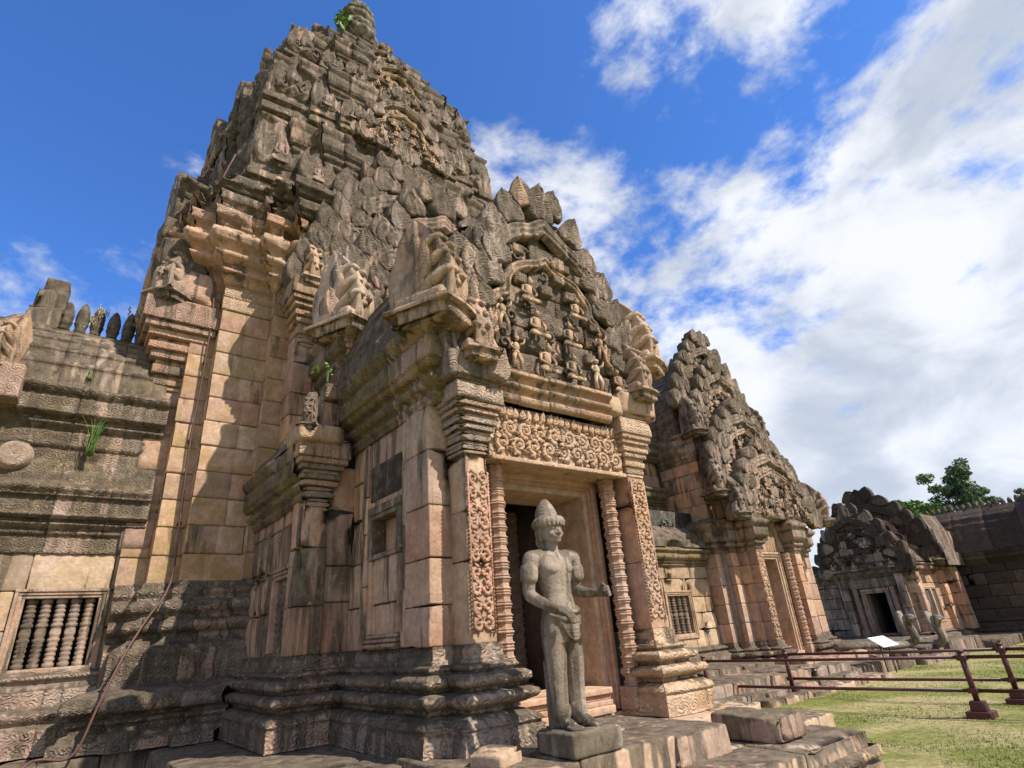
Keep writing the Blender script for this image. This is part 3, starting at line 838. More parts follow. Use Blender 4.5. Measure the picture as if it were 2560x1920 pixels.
# ================================================================ stone terrace in front of the porch
terr = thing('stone_terrace', 'broad stepped sandstone terrace of worn slabs under the porch and the statue', 'terrace', (4, 5, 0))
def slab_rect(x0, x1, y0, y1, z0, z1, part='paving', bw=0.9, bd=0.8, pal=TAN, wx=(.42, .0, 0), r=.03, amp=.014, edge=None, holes=()):
    mb = MB()
    y = y0; k = 0
    while y < y1-.05:
        e = y + R(bd*.7, bd*1.3)
        if y1-e < bd*.5: e = y1
        x = x0
        while x < x1-.05:
            f = x + R(bw*.7, bw*1.4)
            if x1-f < bw*.5: f = x1
            cx, cy = (x+f)/2, (y+e)/2
            if not any(h[0] < cx < h[1] and h[2] < cy < h[3] for h in holes):
                dz = R(-.012, .008)
                rbox(mb, (x+.004, y+.004, z0), (f-.004, e-.004, z1+dz), tint(pal), (min(1, max(0, wx[0]+R(-.12, .12))), wx[1], 0), r, amp, .10, 3.5, chip=.16)
            x = f
        y = e; k += 1
    return mb.build(part, STONE, terr)
# lower slab (top .41) with moulded edge on the lawn, upper platform (.65)
slab_rect(3.2, 7.25, 3.32, 5.9, -.15, .41, 'lower_slab', 1.0, .75, TAN, (.52, 0, 0))
slab_rect(7.25, 8.3, 4.2, 8.6, -.15, .40, 'lower_slab', .9, .8, TAN, (.55, 0, 0))
slab_rect(1.2, 3.2, 2.75, 5.2, -.15, .33, 'lower_slab', .9, .8, TAN, (.52, 0, 0))
slab_rect(2.75, 5.58, 3.90, 5.5, .30, .65, 'paving', .95, .8, TAN, (.54, 0, 0))
slab_rect(3.74, 6.06, 5.5, 6.8, .30, .65, 'paving', .8, .7, ORNG, (.15, 0, 0))
slab_rect(5.58, 7.0, 4.55, 6.2, .30, .60, 'paving', .8, .7, TAN, (.38, 0, 0))
slab_rect(6.5, 8.0, 5.0, 8.2, .2, .52, 'paving', .8, .7, TAN, (.55, 0, 0))
slab_rect(1.95, 3.2, 4.5, 7.6, .1, .60, 'paving', .8, .8, GREY, (.62, 0, 0))
slab_rect(1.35, 2.6, 7.0, 10.5, .1, .59, 'paving', .8, .8, GREY, (.72, 0, 0))
slab_rect(-6, 1.5, 9.75, 11.2, .1, .58, 'paving', .9, .8, GREY, (.72, 0, 0))
slab_rect(.9, 2.1, 5.2, 7.6, -.1, .34, 'lower_slab', .7, .8, GREY, (.66, 0, 0))
slab_rect(-3, 1.5, 7.6, 9.9, -.1, .30, 'lower_slab', .8, .8, GREY, (.66, 0, 0))
slab_rect(-3, .9, 6.0, 7.6, -.15, .16, 'lower_slab', .8, .8, GREY, (.60, 0, 0))
mb = MB()
mould(mb, [(3.25, 3.30), (7.30, 3.30), (7.30, 4.25), (8.35, 4.25)], [(0, -.15), (0, .10), (-.03, .12), (-.03, .15), (.02, .17), (.02, .24), (-.01, .26)], TAN, (.6, .2, 0), [(.14, .25, 'lotus', .08, .02)], bl=.8, wear=.05)
mb.build('moulded_edge', STONE, terr)

# loose blocks standing on the terrace
def loose(name, lo, hi, label, cat, rz=0., wx=(.55, 0, 0), pal=GREY, r=.035, amp=.03, group=None):
    c = ((lo[0]+hi[0])/2, (lo[1]+hi[1])/2, lo[2])
    mb = MB()
    rbox(mb, lo, hi, tint(pal), wx, r, amp, .07, 3.0, rz=rz, chip=.22)
    o = mb.build(name, STONE, None, True, c)
    return tag(o, label, cat, group)
loose('stone_block', (6.00, 3.62, .405), (6.52, 4.42, .66), 'squared dark stone block on the low slab at the right end of the platform', 'stone block', .05, (.62, 0, 0))
loose('rubble_stone', (2.95, 4.28, .585), (3.30, 4.62, .74), 'small rounded broken stone lying beside the carved plinth left of the doorway', 'stone', .4, (.35, 0, 0), TAN, .06, .04)
loose('rubble_stone', (2.55, 3.95, .335), (3.15, 4.35, .60), 'flat cracked pale rock below and left of the statue pedestal', 'stone', -.15, (.38, 0, 0), TAN, .06, .05)
loose('rubble_stone', (7.05, 5.35, .50), (7.45, 5.8, .68), 'low dark stone fragment lying behind the upper platform near the fence', 'stone', .3, (.7, 0, 0), GREY, .06, .04)
loose('rubble_stone', (1.62, 6.35, .335), (2.0, 6.85, .62), 'mossy upright stone against the terrace step at the bottom left', 'stone', .1, (.72, 0, 0), GREY, .05, .05)

# ================================================================ the sanctuary
CX, CY = 4.93, 13.6
temple = thing('temple_tower', 'tall tapering sandstone temple tower with carved porch, stacked gables and pointed crown', 'temple', (CX, CY, 0))
def mir(path, c=4.91): return [(2*c-x, y) for x, y in path[::-1]]

# ---- porch and side aisle base
PB1 = [(2.42, 10.2), (2.42, 7.60), (2.75, 7.60), (2.75, 7.66), (3.12, 7.66), (3.12, 5.42), (3.36, 5.42), (3.36, 5.10), (3.72, 5.10), (3.72, 5.50)]
mb = MB()
mould(mb, PB1, prof_at(PLINTH, .60, 1.0), GREY, (.64, .9, 0), bands_at(PB, .60), du=.035, dz=.022, bl=.6, wear=.03)
pbox(mb, (2.86, 7.76, .4), (3.74, 10.2, 4.2)); pbox(mb, (3.2, 5.5, .4), (3.72, 7.8, 1.52)); pbox(mb, (2.5, 7.70, .4), (2.9, 10.2, 1.5)); pbox(mb, (3.44, 5.2, .4), (3.66, 5.6, 1.5))
mb.build('plinth', STONE, temple)
mb = MB()
pbox(mb, (6.15, 5.2, .4), (6.38, 7.8, 1.52)); pbox(mb, (6.3, 7.8, .4), (7.3, 10.2, 4.2))
mould(mb, mir(PB1), prof_at(PLINTH, .60, 1.0), TAN, (.46, .6, 0), bands_at(PB, .60), du=.04, dz=.025, bl=.6, wear=.03)
mb.build('plinth', STONE, temple)

# ---- porch side wall with a blind window
hole = (6.22, 6.95, 2.62, 3.12)
mb = MB()
courses(mb, 'y', 5.97, 7.66, 3.13, 1.53, 4.16, .35, PINK, (.55, 0, 0), .52, .6, holes=[hole])
pbox(mb, (3.42, 5.6, .6), (3.60, 7.8, 5.0))
rbox(mb, (3.30, hole[0]-.02, hole[2]-.02), (3.45, hole[1]+.02, hole[3]+.02), tint(PINK), (.4, 0, 0), .01)
mb.build('wall', STONE, temple)
mb = MB()
# frame round the blind window and the sunk panel below it
for (a0, a1, b0, b1, e) in ((6.10, 7.02, 3.12, 3.22, .05), (6.14, 6.98, 3.06, 3.12, .03)):
    rbox(mb, (3.13-e, a0, b0), (3.30, a1, b1), tint(GREY), (.7, 0, .3), .01, .004, .1)
for a in (6.10, 6.92):
    rbox(mb, (3.09, a, 2.60), (3.30, a+.12, 3.12), tint(GREY), (.72, 0, 0), .012, .004, .1)
rbox(mb, (3.09, 6.12, 2.56), (3.30, 7.0, 2.62), tint(GREY), (.6, 0, 0), .012, .004, .1)
for k in range(3):
    rbox(mb, (3.11-.025*(3-k), 6.12, 1.56+.05*k), (3.30, 6.98, 1.60+.05*k), tint(PINK), (.5, 0, 0), .012, .004, .1)
for a in (6.12, 6.90): rbox(mb, (3.095, a, 1.70), (3.30, a+.07, 2.55), tint(PINK), (.45, 0, 0), .012, .004, .1)
rbox(mb, (3.105, 6.14, 3.30), (3.3, 7.0, 3.78), tint(DARK), (.55, .3, 0), .02, .01, .08)
for (a0, a1, xo) in ((7.03, 7.16, 3.085), (7.16, 7.26, 3.11), (5.985, 6.075, 3.095)):
    shaft(mb, xo, 3.3, a0, a1, 1.54, 4.12, PINK, (.6, 0, 0), .6, .012)
mb.build('blind_window_frame', STONE, temple)
# ---- corner block of the porch and left door pilaster
mb = MB(); shaft(mb, 3.08, 3.40, 5.42, 5.98, 1.53, 4.16, PINK, (.47, 0, 0), .55)
mb.build('corner_pilaster', STONE, temple)
mb = MB(); shaft(mb, 3.37, 3.70, 5.12, 5.60, 1.53, 3.52, TAN, (.22, 0, 0), .75, .012)
st_ = mb.build('door_pilaster', STONE, temple)
mb = MB(); carved_strip(mb, 3.385, 3.685, 5.105, 1.62, 3.30, tint(PINK), (.24, .3, 0), .165)
mb.build('carved_scroll_band', STONE, st_)
mb = MB(); shaft(mb, 6.10, 6.43, 5.12, 5.60, 1.53, 3.56, ORNG, (.12, 0, 0), .7, .012)
st2 = mb.build('door_pilaster', STONE, temple)
mb = MB(); carved_strip(mb, 6.115, 6.415, 5.105, 1.62, 3.45, tint(PINK), (.24, .3, 0), .165)
mb.build('carved_scroll_band', STONE, st2)
mb = MB(); shaft(mb, 6.42, 6.75, 5.42, 5.98, 1.53, 4.16, ORNG, (.25, 0, 0), .55); courses(mb, 'y', 5.97, 7.66, 6.70, 1.53, 4.2, .3, PINK, (.4, 0, 0))
mb.build('wall', STONE, temple)
# ---- capitals
for (a, b, pal_, w_) in ((3.37, 3.70, GREY, .42), (6.10, 6.43, TAN, .35)):
    mb = MB(); capital(mb, a, b, 5.12, 5.75, 3.50, 4.33, pal_, (w_, .7, 0), .17)
    mb.build('capital', STONE, temple)
# block above the left capital with a carved scroll, and its broken fellow on the right
mb = MB()
rbox(mb, (3.08, 4.90, 4.34), (3.86, 5.55, 4.70), tint(GREY), (.55, .6, 0), .06, .03, .07, 3, rz=.02, chip=.2)
leaf(mb, (3.72, 4.88, 4.40), (.25, 0, 1), (0, -1, 0), .42, .16, .1, tint(GREY), (.45, .5, 0), relief=.05, ribs=4)
mb.build('corbel_block', STONE, temple)
mb = MB()
rbox(mb, (6.02, 4.92, 4.36), (6.78, 5.5, 4.78), tint(TAN), (.40, .1, 0), .10, .05, .07, 2.5, rz=-.03, chip=.3)
rbox(mb, (5.72, 4.95, 4.34), (6.05, 5.5, 4.66), tint(TAN), (.35, .1, 0), .09, .05, .07, 2.5, chip=.3)
mb.build('corbel_block', STONE, temple)

# ---- door: lintel, colonettes, frame, threshold, dark chamber
mb = MB()
rbox(mb, (3.74, 5.14, 3.50), (6.04, 5.62, 4.20), tint(TAN), (.45, .9, 0), .015, .006, .1)
lin = mb.build('lintel', STONE, temple)
mb = MB(); T = (.50, .33, .215); wl_ = (.26, .3, 0)
rbox(mb, (3.74, 5.08, 3.47), (6.04, 5.15, 3.525), T, wl_, .012)
for q in range(21):
    leaf(mb, (3.82+q*.109, 5.12, 4.04), (R(-.3, .3), -.2, 1), (0, -1, .2), R(.11, .15), R(.045, .06), .02, T, wl_, 4, 5, 2, relief=.03)
for rrow, zc in ((0, 3.70), (1, 3.90)):
    for q in range(9):
        x = 3.93+q*.243+(.12 if rrow else 0)
        if x > 5.95: continue
        sg = -1 if x < 4.9 else 1
        spiral(mb, (x, 5.115, zc+R(-.012, .012)), (1, 0, 0), (0, 0, 1), .112, 1.3, .036, T, wl_, 20, w0=-math.pi/2, sgn=sg)
        ellip(mb, (x, 5.11, zc), (.035, .04, .035), T, wl_, 7, 5)
        for w in range(5):
            an = w/5*2*math.pi+R(0, 1)
            leaf(mb, (x+.09*math.cos(an), 5.12, zc+.09*math.sin(an)), (math.cos(an), -.3, math.sin(an)), (0, -1, 0), R(.05, .08), .025, .015, T, wl_, 4, 4, 1, relief=.03)
for q in range(150):
    x = R(3.8, 5.98); z = R(3.56, 4.02)
    ellip(mb, (x, 5.125, z), (R(.012, .03), R(.02, .045), R(.012, .035)), T, wl_, 6, 5)
figure(mb, (4.90, 5.09, 3.74), .26, T, wl_, True)
mb.build('lintel_foliage', STONE, lin)
colonette(temple, 3.99, 5.40, .65, 3.50, .088)
colonette(temple, 5.93, 5.40, .65, 3.50, .092)
mb = MB()
for (e, yy) in ((.0, 5.66), (.07, 5.62), (.13, 5.585)):
    Tn = tint(ORNG) if e else tint(TAN)
    rbox(mb, (5.70+e, yy, .66), (5.78+e, 6.4, 3.34+e), Tn, (.3, 0, 0), .01, .006, .1)
    rbox(mb, (4.17-e, yy, .66), (4.25-e, 6.4, 3.34+e), Tn, (.2, 0, 0), .01, .006, .1)
    rbox(mb, (4.17-e, yy+.002, 3.30+e), (5.78+e, 6.4, 3.38+e), Tn, (.2, 0, 0), .01, .006, .1)
rbox(mb, (3.7, 5.66, 3.40), (6.1, 6.4, 3.6), tint(ORNG), (.1, 0, 0), .01)
mb.build('door_frame', STONE, temple)
mb = MB()
for k, (yy, zt, zb) in enumerate(((5.44, .74, .655), (5.47, .80, .74), (5.50, .86, .80), (5.46, .93, .86))):
    rbox(mb, (4.20, yy, zb), (5.62, 6.2, zt-.002), tint(ORNG), (.15, 0, 0), .012, .005, .1)
mb.build('threshold', STONE, temple)
mb = MB()
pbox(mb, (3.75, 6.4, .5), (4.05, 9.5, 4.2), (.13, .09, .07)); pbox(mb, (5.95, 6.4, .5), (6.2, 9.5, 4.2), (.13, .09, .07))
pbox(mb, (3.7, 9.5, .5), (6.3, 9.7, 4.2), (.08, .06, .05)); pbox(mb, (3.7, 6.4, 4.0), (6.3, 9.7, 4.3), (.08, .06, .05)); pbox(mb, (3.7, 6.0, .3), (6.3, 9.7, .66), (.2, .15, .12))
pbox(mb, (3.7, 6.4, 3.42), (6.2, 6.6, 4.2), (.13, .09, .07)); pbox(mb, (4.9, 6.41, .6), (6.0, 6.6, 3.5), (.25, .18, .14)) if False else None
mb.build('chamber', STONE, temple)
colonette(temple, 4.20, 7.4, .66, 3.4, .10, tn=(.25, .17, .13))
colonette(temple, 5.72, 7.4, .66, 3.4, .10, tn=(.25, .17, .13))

# ---- porch entablature and roof
mb = MB()
EP = [(3.12, 8.1), (3.12, 5.30), (3.40, 5.30)]
mould(mb, EP, prof_at(CORN, 4.14, 1.18, 1.05), GREY, (.76, .4, .5), bands_at(CB, 4.14, 1.18), du=.04, dz=.03, wear=.05)
mb.build('entablature', STONE, temple); mb = MB()
mould(mb, mir(EP), prof_at(CORN, 4.14, 1.18, 1.05), GREY, (.62, .3, .3), bands_at(CB, 4.14, 1.18), du=.06, dz=.04, wear=.05)
mb.build('entablature', STONE, temple)
def vault(parent, y0, y1, xl, xr, z0, zr, pal=GREY, wx=(.84, .1, 0), name='roof', M=None, bul=1.0):
    mb = MB(M); c = (xl+xr)/2; hw = (xr-xl)/2
    n = 9
    pr = []
    for i in range(n+1):
        a = i/n
        o = -hw*(1-math.cos(a*math.pi/2)*(.9+.1*bul)) if i < n else -hw
        z = z0+(zr-z0)*math.sin(a*math.pi/2)**.9
        pr += [(o-.02, z-.012), (o, z)] if i else [(0, z)]
    mould(mb, [(xl, y1), (xl, y0)], pr, pal, wx, du=.14, dz=.12, bl=.6, amp=.02, wear=.03, joint=.02)
    mould(mb, [(xr, y0), (xr, y1)], pr, pal, wx, du=.14, dz=.12, bl=.6, amp=.02, wear=.03, joint=.02)
    for i in range(12):
        a0, a1 = i/12, (i+1)/12
        z_0 = z0+(zr-z0)*math.sin(a0*math.pi/2)**.9; z_1 = z0+(zr-z0)*math.sin(a1*math.pi/2)**.9
        w_ = hw*(1-(1-math.cos(a1*math.pi/2))*(.9+.1*bul)) - .02
        if w_ > .03: pbox(mb, (c-w_, y0+.03+.002*i, z_0-.02), (c+w_, y1, z_1-.03), tint(pal), wx)
    return mb.build(name, STONE, parent)
vault(temple, 5.5, 8.2, 2.96, 6.90, 5.25, 7.55)
# pediment base course
mb = MB()
mould(mb, [(3.72, 5.30), (3.72, 5.05), (5.80, 5.05)], prof_at([(0, 0), (.06, .02), (.08, .10), (.03, .11), (.03, .16), (.10, .19), (.12, .24), (.06, .26), (.06, .32), (.13, .36), (.13, .42), (.05, .45), (-.1, .46)], 4.21), TAN, (.38, .2, 0), bands_at([(.02, .10, 'bead', .05, .01), (.19, .24, 'bead', .06, .01), (.36, .42, 'lotus', .07, .012)], 4.21), du=.03, dz=.02, jit=.03, bl=.55)
mb.build('pediment_base', STONE, temple)
pediment(temple, 4.93, 5.14, 4.66, 1.92, 3.45, .55, wx=(.72, .6, 0), leaves=8, lean=0.015)
naga(temple, (3.05, 5.06, 5.24), .42, 1.36, heads=5, wx=(.52, .2, 0), pal=TAN)
naga(temple, (3.52, 4.99, 4.74), -.1, .95, heads=3, pal=TAN, wx=(.55, .15, 0))
naga(temple, (6.85, 5.10, 5.42), .35, 1.20, heads=3, pal=TAN, wx=(.45, .15, 0))
naga(temple, (6.45, 4.98, 4.80), .1, .95, heads=3, pal=TAN, wx=(.45, .15, 0))

# ---- side aisle (lower) : wall with baluster window, pilaster, cornice, roof
wh = (7.90, 8.68, 1.58, 2.50)
mb = MB()
courses(mb, 'y', 7.98-.0, 10.1, 2.46, 1.53, 3.75, .3, PINK, (.60, 0, 0), .5, .6, holes=[wh])
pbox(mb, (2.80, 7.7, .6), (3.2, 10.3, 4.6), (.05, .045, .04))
mb.build('wall', STONE, temple)
mb = MB()
for (e, xo) in ((0, 2.44), (.05, 2.42), (.10, 2.40)):
    rbox(mb, (xo, wh[0]-.03-e, wh[3]+e), (2.74, wh[1]+.03+e, wh[3]+.05+e), tint(PINK), (.6, 0, 0), .008); rbox(mb, (xo, wh[0]-.03-e, wh[2]-.05-e), (2.74, wh[1]+.03+e, wh[2]-e), tint(GREY), (.8, 0, 0), .008)
rbox(mb, (2.42, wh[0]-.0, wh[2]), (2.72, wh[0]+.05, wh[3]), tint(PINK), (.4, 0, 0), .008); rbox(mb, (2.42, wh[1]-.05, wh[2]), (2.72, wh[1], wh[3]), tint(PINK), (.4, 0, 0), .008)
wn = mb.build('window', STONE, temple)
for k in range(5):
    b_ = MB(); pr = []
    for (q, r_) in ((0, 1), (.05, 1.1), (.1, .75)) * 1:
        pass
    H = wh[3]-wh[2]
    nring = 11
    for i in range(nring*3):
        t_ = i/(nring*3-1); pr.append((.066*(1.05 if i % 3 == 1 else (.95 if i % 3 == 0 else .72)), wh[2]+t_*H))
    lathe(b_, (2.55, wh[0]+.09+k*.15, 0), pr, tint(GREY), (.75, .1, 0), 12); b_.build('baluster', STONE, wn)
mb = MB()
shaft(mb, 2.41, 2.78, 7.60, 8.0, 1.53, 3.45, PINK, (.56, 0, 0), .62); shaft(mb, 2.77, 3.16, 7.66, 8.0, 1.53, 3.95, PINK, (.58, 0, 0), .58)
mb.build('corner_pilaster', STONE, temple)
mb = MB(); capital(mb, 2.46, 2.80, 7.64, 8.0, 3.30, 4.28, GREY, (.5, .5, .2), .20)
rbox(mb, (2.22, 7.36, 4.20), (2.86, 8.0, 4.46), tint(TAN), (.40, .2, 0), .10, .03, .07, 3, chip=.2)
mb.build('capital', STONE, temple)
mb = MB()
mould(mb, [(2.44, 10.2), (2.44, 7.64)], prof_at(CORN, 3.40, .98, .75), GREY, (.78, .3, .5), bands_at(CB, 3.40, .98), du=.05, dz=.035, wear=.05)
mb.build('cornice', STONE, temple)
naga(temple, (2.36, 7.46, 4.44), -.55, .52, heads=3)
mb = MB()
mould(mb, [(2.30, 10.2), (2.30, 7.75)], [(0, 4.30), (-.12, 4.55), (-.14, 4.54), (-.32, 4.75), (-.35, 4.74), (-.6, 4.92), (-.85, 5.0)], GREY, (.78, .2, 0), du=.1, amp=.02, wear=.05)
rbox(mb, (2.60, 7.70, 4.40), (3.05, 8.1, 4.95), tint(PINK), (.55, 0, 0), .03, .02, .1); rbox(mb, (2.9, 7.55, 4.6), (3.15, 8.0, 5.3), tint(PINK), (.5, 0, 0), .03, .02, .1)
rbox(mb, (2.62, 7.62, 4.95), (2.86, 7.9, 5.22), tint(GREY), (.5, .5, 0), .05, .03, .06)
mb.build('roof', STONE, temple)

# ---- nave behind the porch: second gable
mb = MB()
ashlar_path(mb, [(3.05, 10.2), (3.05, 8.05), (6.8, 8.05), (6.8, 10.2)], 4.2, 5.75, PINK, (.45, 0, 0))
mb.build('wall', STONE, temple)
mb = MB()
mould(mb, [(3.05, 10.2), (3.05, 8.05), (3.9, 8.05)], prof_at(CORN, 5.62, .95, .9), GREY, (.78, .3, .4), bands_at(CB, 5.62, .95), du=.06, dz=.04, wear=.05)
mb.build('cornice', STONE, temple)
mb = MB(); capital(mb, 3.14, 3.50, 7.98, 8.3, 5.30, 6.38, ORNG, (.30, .5, 0), .20); shaft(mb, 3.14, 3.50, 7.98, 8.3, 4.3, 5.32, ORNG, (.3, 0, 0))
mb.build('capital', STONE, temple)
vault(temple, 8.3, 9.4, 2.9, 7.0, 6.4, 8.9)
pediment(temple, 4.93, 8.0, 6.42, 2.10, 3.95, .5, wx=(.72, .6, 0), leaves=8)
naga(temple, (3.05, 7.92, 6.46), .42, 1.48, heads=5, wx=(.52, .2, 0), pal=TAN)
naga(temple, (6.9, 7.92, 6.50), .3, 1.35, heads=3)
# ---- third gable against the tower
mb = MB(); shaft(mb, 2.55, 2.92, 9.18, 9.6, 4.3, 6.75, PINK, (.35, 0, 0), .55); 
mb.build('pilaster', STONE, temple)
mb = MB(); capital(mb, 2.62, 2.98, 9.18, 9.6, 6.55, 7.85, TAN, (.5, .6, .2), .27); mb.build('capital', STONE, temple)
mb = MB(); ashlar_path(mb, [(2.75, 10.3), (2.75, 9.25), (7.1, 9.25), (7.1, 10.3)], 4.2, 7.7, PINK, (.45, 0, 0)); mb.build('wall', STONE, temple)
pediment(temple, 4.93, 9.2, 7.78, 2.45, 4.1, .5, wx=(.72, .6, 0), leaves=9)
naga(temple, (2.72, 9.10, 7.88), .1, 1.0, heads=3, pal=TAN, wx=(.5, .15, 0))
naga(temple, (7.2, 9.10, 7.88), .3, 1.2, heads=3)
mb = MB(); shaft(mb, 6.95, 7.3, 9.18, 9.6, 4.3, 6.75, PINK, (.35, 0, 0), .55); mb.build('pilaster', STONE, temple)

# ---- tower body
HALF = [(-4.2, 1.0), (-4.2, -2.70), (-3.83, -2.70), (-3.83, -3.0), (-3.43, -3.0), (-3.43, -3.30), (-2.58, -3.30), (-2.58, -3.55), (-2.1, -3.55), (-2.1, -3.85), (0, -3.85)]
PT = [(CX+x, CY+y) for x, y in HALF] + [(CX-x, CY+y) for x, y in HALF[::-1][1:]]
tower = MB()
TB = [(.80, .0), (.80, .12), (.72, .14), (.70, .20), (.62, .22), (.60, .28), (.66, .31), (.66, .35), (.60, .37), (.64, .41), (.74, .44), (.76, .52), (.72, .60), (.60, .65), (.40, .69), (.34, .72), (.32, .76), (.31, 1.12), (.26, 1.19), (.14, 1.26), (.10, 1.30), (.10, 1.36), (.18, 1.39), (.22, 1.45), (.20, 1.53), (.10, 1.56), (.10, 1.62), (.16, 1.66), (.19, 1.72), (.17, 1.80), (.08, 1.83), (.08, 1.88), (.11, 1.90), (.11, 1.98), (.05, 2.01), (.03, 2.08), (0, 2.1)]
TBB = [(.22, .28, 'bead', .07, .015), (.31, .36, 'bead', .06, .012), (.44, .60, 'lotus', .12, .015), (.76, 1.12, 'diam', .36, .018), (1.66, 1.80, 'lotus', .09, .016), (1.90, 1.98, 'bead', .08, .014)]
mb = MB()
mould(mb, PT[1:7]+PT[7:10], prof_at(TB, .60), GREY, (.62, .9, 0), bands_at(TBB, .60), du=.05, dz=.03, bl=.9, wear=.04)
mb.build('tower_base', STONE, temple)
mb = MB()
ashlar_path(mb, PT, 2.66, 7.55, PINK, (.36, 0, .5), ch=.44, bl=.62, out=.0, amp=.008)
ashlar_path(mb, PT, 7.55, 8.10, TAN, (.35, .8, .1), ch=.28, bl=.7, out=.012)
for (hx_, y0_, y1_) in ((4.13, -2.63, 3.4), (3.76, -2.93, 3.4), (3.36, -3.23, 3.4), (2.51, -3.48, 3.4), (2.03, -3.78, 3.4)):
    pbox(mb, (CX-hx_, CY+y0_, .5+hx_*.01), (CX+hx_, CY+y1_, 10.4+hx_*.01))
tw = mb.build('tower_wall', STONE, temple)
mb = MB()
TC = [(0, 0), (.05, .02), (.08, .10), (.14, .16), (.22, .20), (.22, .25), (.15, .27), (.15, .36), (.24, .42), (.32, .50), (.34, .56), (.26, .58), (.26, .68), (.38, .76), (.46, .88), (.44, .98), (.30, 1.0), (.28, 1.15), (.3, 1.16)]
mould(mb, PT, prof_at(TC, 8.08), PINK, (.42, .2, 0), bands_at([(.02, .16, 'lotus', .1, .012), (.36, .56, 'bead', .12, .02), (.76, .98, 'lotus', .15, .02)], 8.08), du=.07, dz=.04, wear=.12, amp=.015)
mb.build('tower_cornice', STONE, temple)
mb = MB()
PT2 = [(CX+max(-3.95, min(3.95, x-CX)), y) for x, y in PT]
for k in range(3):
    z0 = 9.2+k*.42
    mould(mb, PT2, [(.15+.05*k, z0), (.26+.06*k, z0+.02), (.28+.06*k, z0+.12), (.36+.06*k, z0+.16), (.38+.06*k, z0+.34), (.30+.06*k, z0+.36), (.30+.06*k, z0+.41), (.1, z0+.42)], GREY if k else PINK, (.50+.14*k, .6, 0), [(z0+.1, z0+.4, 'diam', .34, .02)], du=.09, dz=.05, wear=.26, amp=.05, bl=.8, jit=.07, joint=.03)
mb.build('tower_cornice', STONE, temple)

# ---- tower tiers
UN = [(-1.14, .55), (-1.14, -.60), (-1.07, -.60), (-1.07, -.80), (-1.0, -.80), (-1.0, -1.0), (-.80, -1.0), (-.80, -1.07), (-.60, -1.07), (-.60, -1.14)]
def redent(h, cx=CX, cy=CY):
    q = UN + [(-x, y) for x, y in UN[::-1]]
    q = q[1:-1]
    full = [(x, y) for x, y in q]
    full = [(-1.14, .60), (-1.07, .60), (-1.07, .80), (-1.0, .80), (-1.0, 1.0)][::-1] + [(-1.14, .60)] * 0 + full + [(1.14, -.60)] * 0
    full = full + [(1.14, .60), (1.07, .60), (1.07, .80), (1.0, .80), (1.0, 1.0)]
    return [(cx+x*h, cy+y*h) for x, y in full]
TI = [(10.30, 3.34, 13.0), (12.95, 3.20, 15.2), (15.15, 2.84, 17.0), (16.95, 2.12, 18.6), (18.55, 1.30, 19.9), (19.85, .68, 20.95), (20.9, .38, 21.75)]
def antefix_mesh(i):
    mb = MB(); r_ = random.Random(i)
    T = tint(GREY if i % 2 else TAN); wx = (.70, .7, 0)
    rbox(mb, (-.46, -.10, 0), (.46, .55, .10), T, wx, .02, .02, .12, chip=.06); rbox(mb, (-.40, -.04, .10), (.40, .5, .17), T, wx, .02, .02, .12)
    rbox(mb, (-.47, -.12, .17), (.47, .5, .25), T, wx, .03, .02, .12, chip=.06); rbox(mb, (-.42, -.03, .25), (.42, .45, .46), tint(GREY), wx, .03, .03, .1, chip=.08)
    leaf(mb, (0, -.06, .38), (R(-.05, .05), .12, 1), (0, -1, .1), .64, .42, .40, tint(GREY), wx, 13, 14, 2+i % 3, base=.8, relief=.10, pw=.42)
    if i % 2 == 0: figure(mb, (0, -.16, .34), .34, tint(GREY), (.5, .3, 0), True)
    else:
        ellip(mb, (0, -.14, .56), (.16, .10, .13), T, wx); ellip(mb, (0, -.2, .52), (.08, .08, .05), T, wx)
        for s_ in (-1, 1): spiral(mb, (s_*.2, -.12, .5), (1, 0, 0), (0, 0, 1), .12, 1.2, .03, T, wx, 14, sgn=s_)
    V = np.concatenate(mb.v); V = V + fbm(V+i*5, 3.2, 3)[:, None]*np.array([.045, .06, .02])
    n = 0; vs = []
    for v in mb.v: vs.append(V[n:n+len(v)]); n += len(v)
    mb.v = vs
    o = mb.build('antefix', STONE)
    me = o.data; bpy.data.objects.remove(o)
    return me
AM = [antefix_mesh(i) for i in range(5)]
tier_objs = []
nante = 0
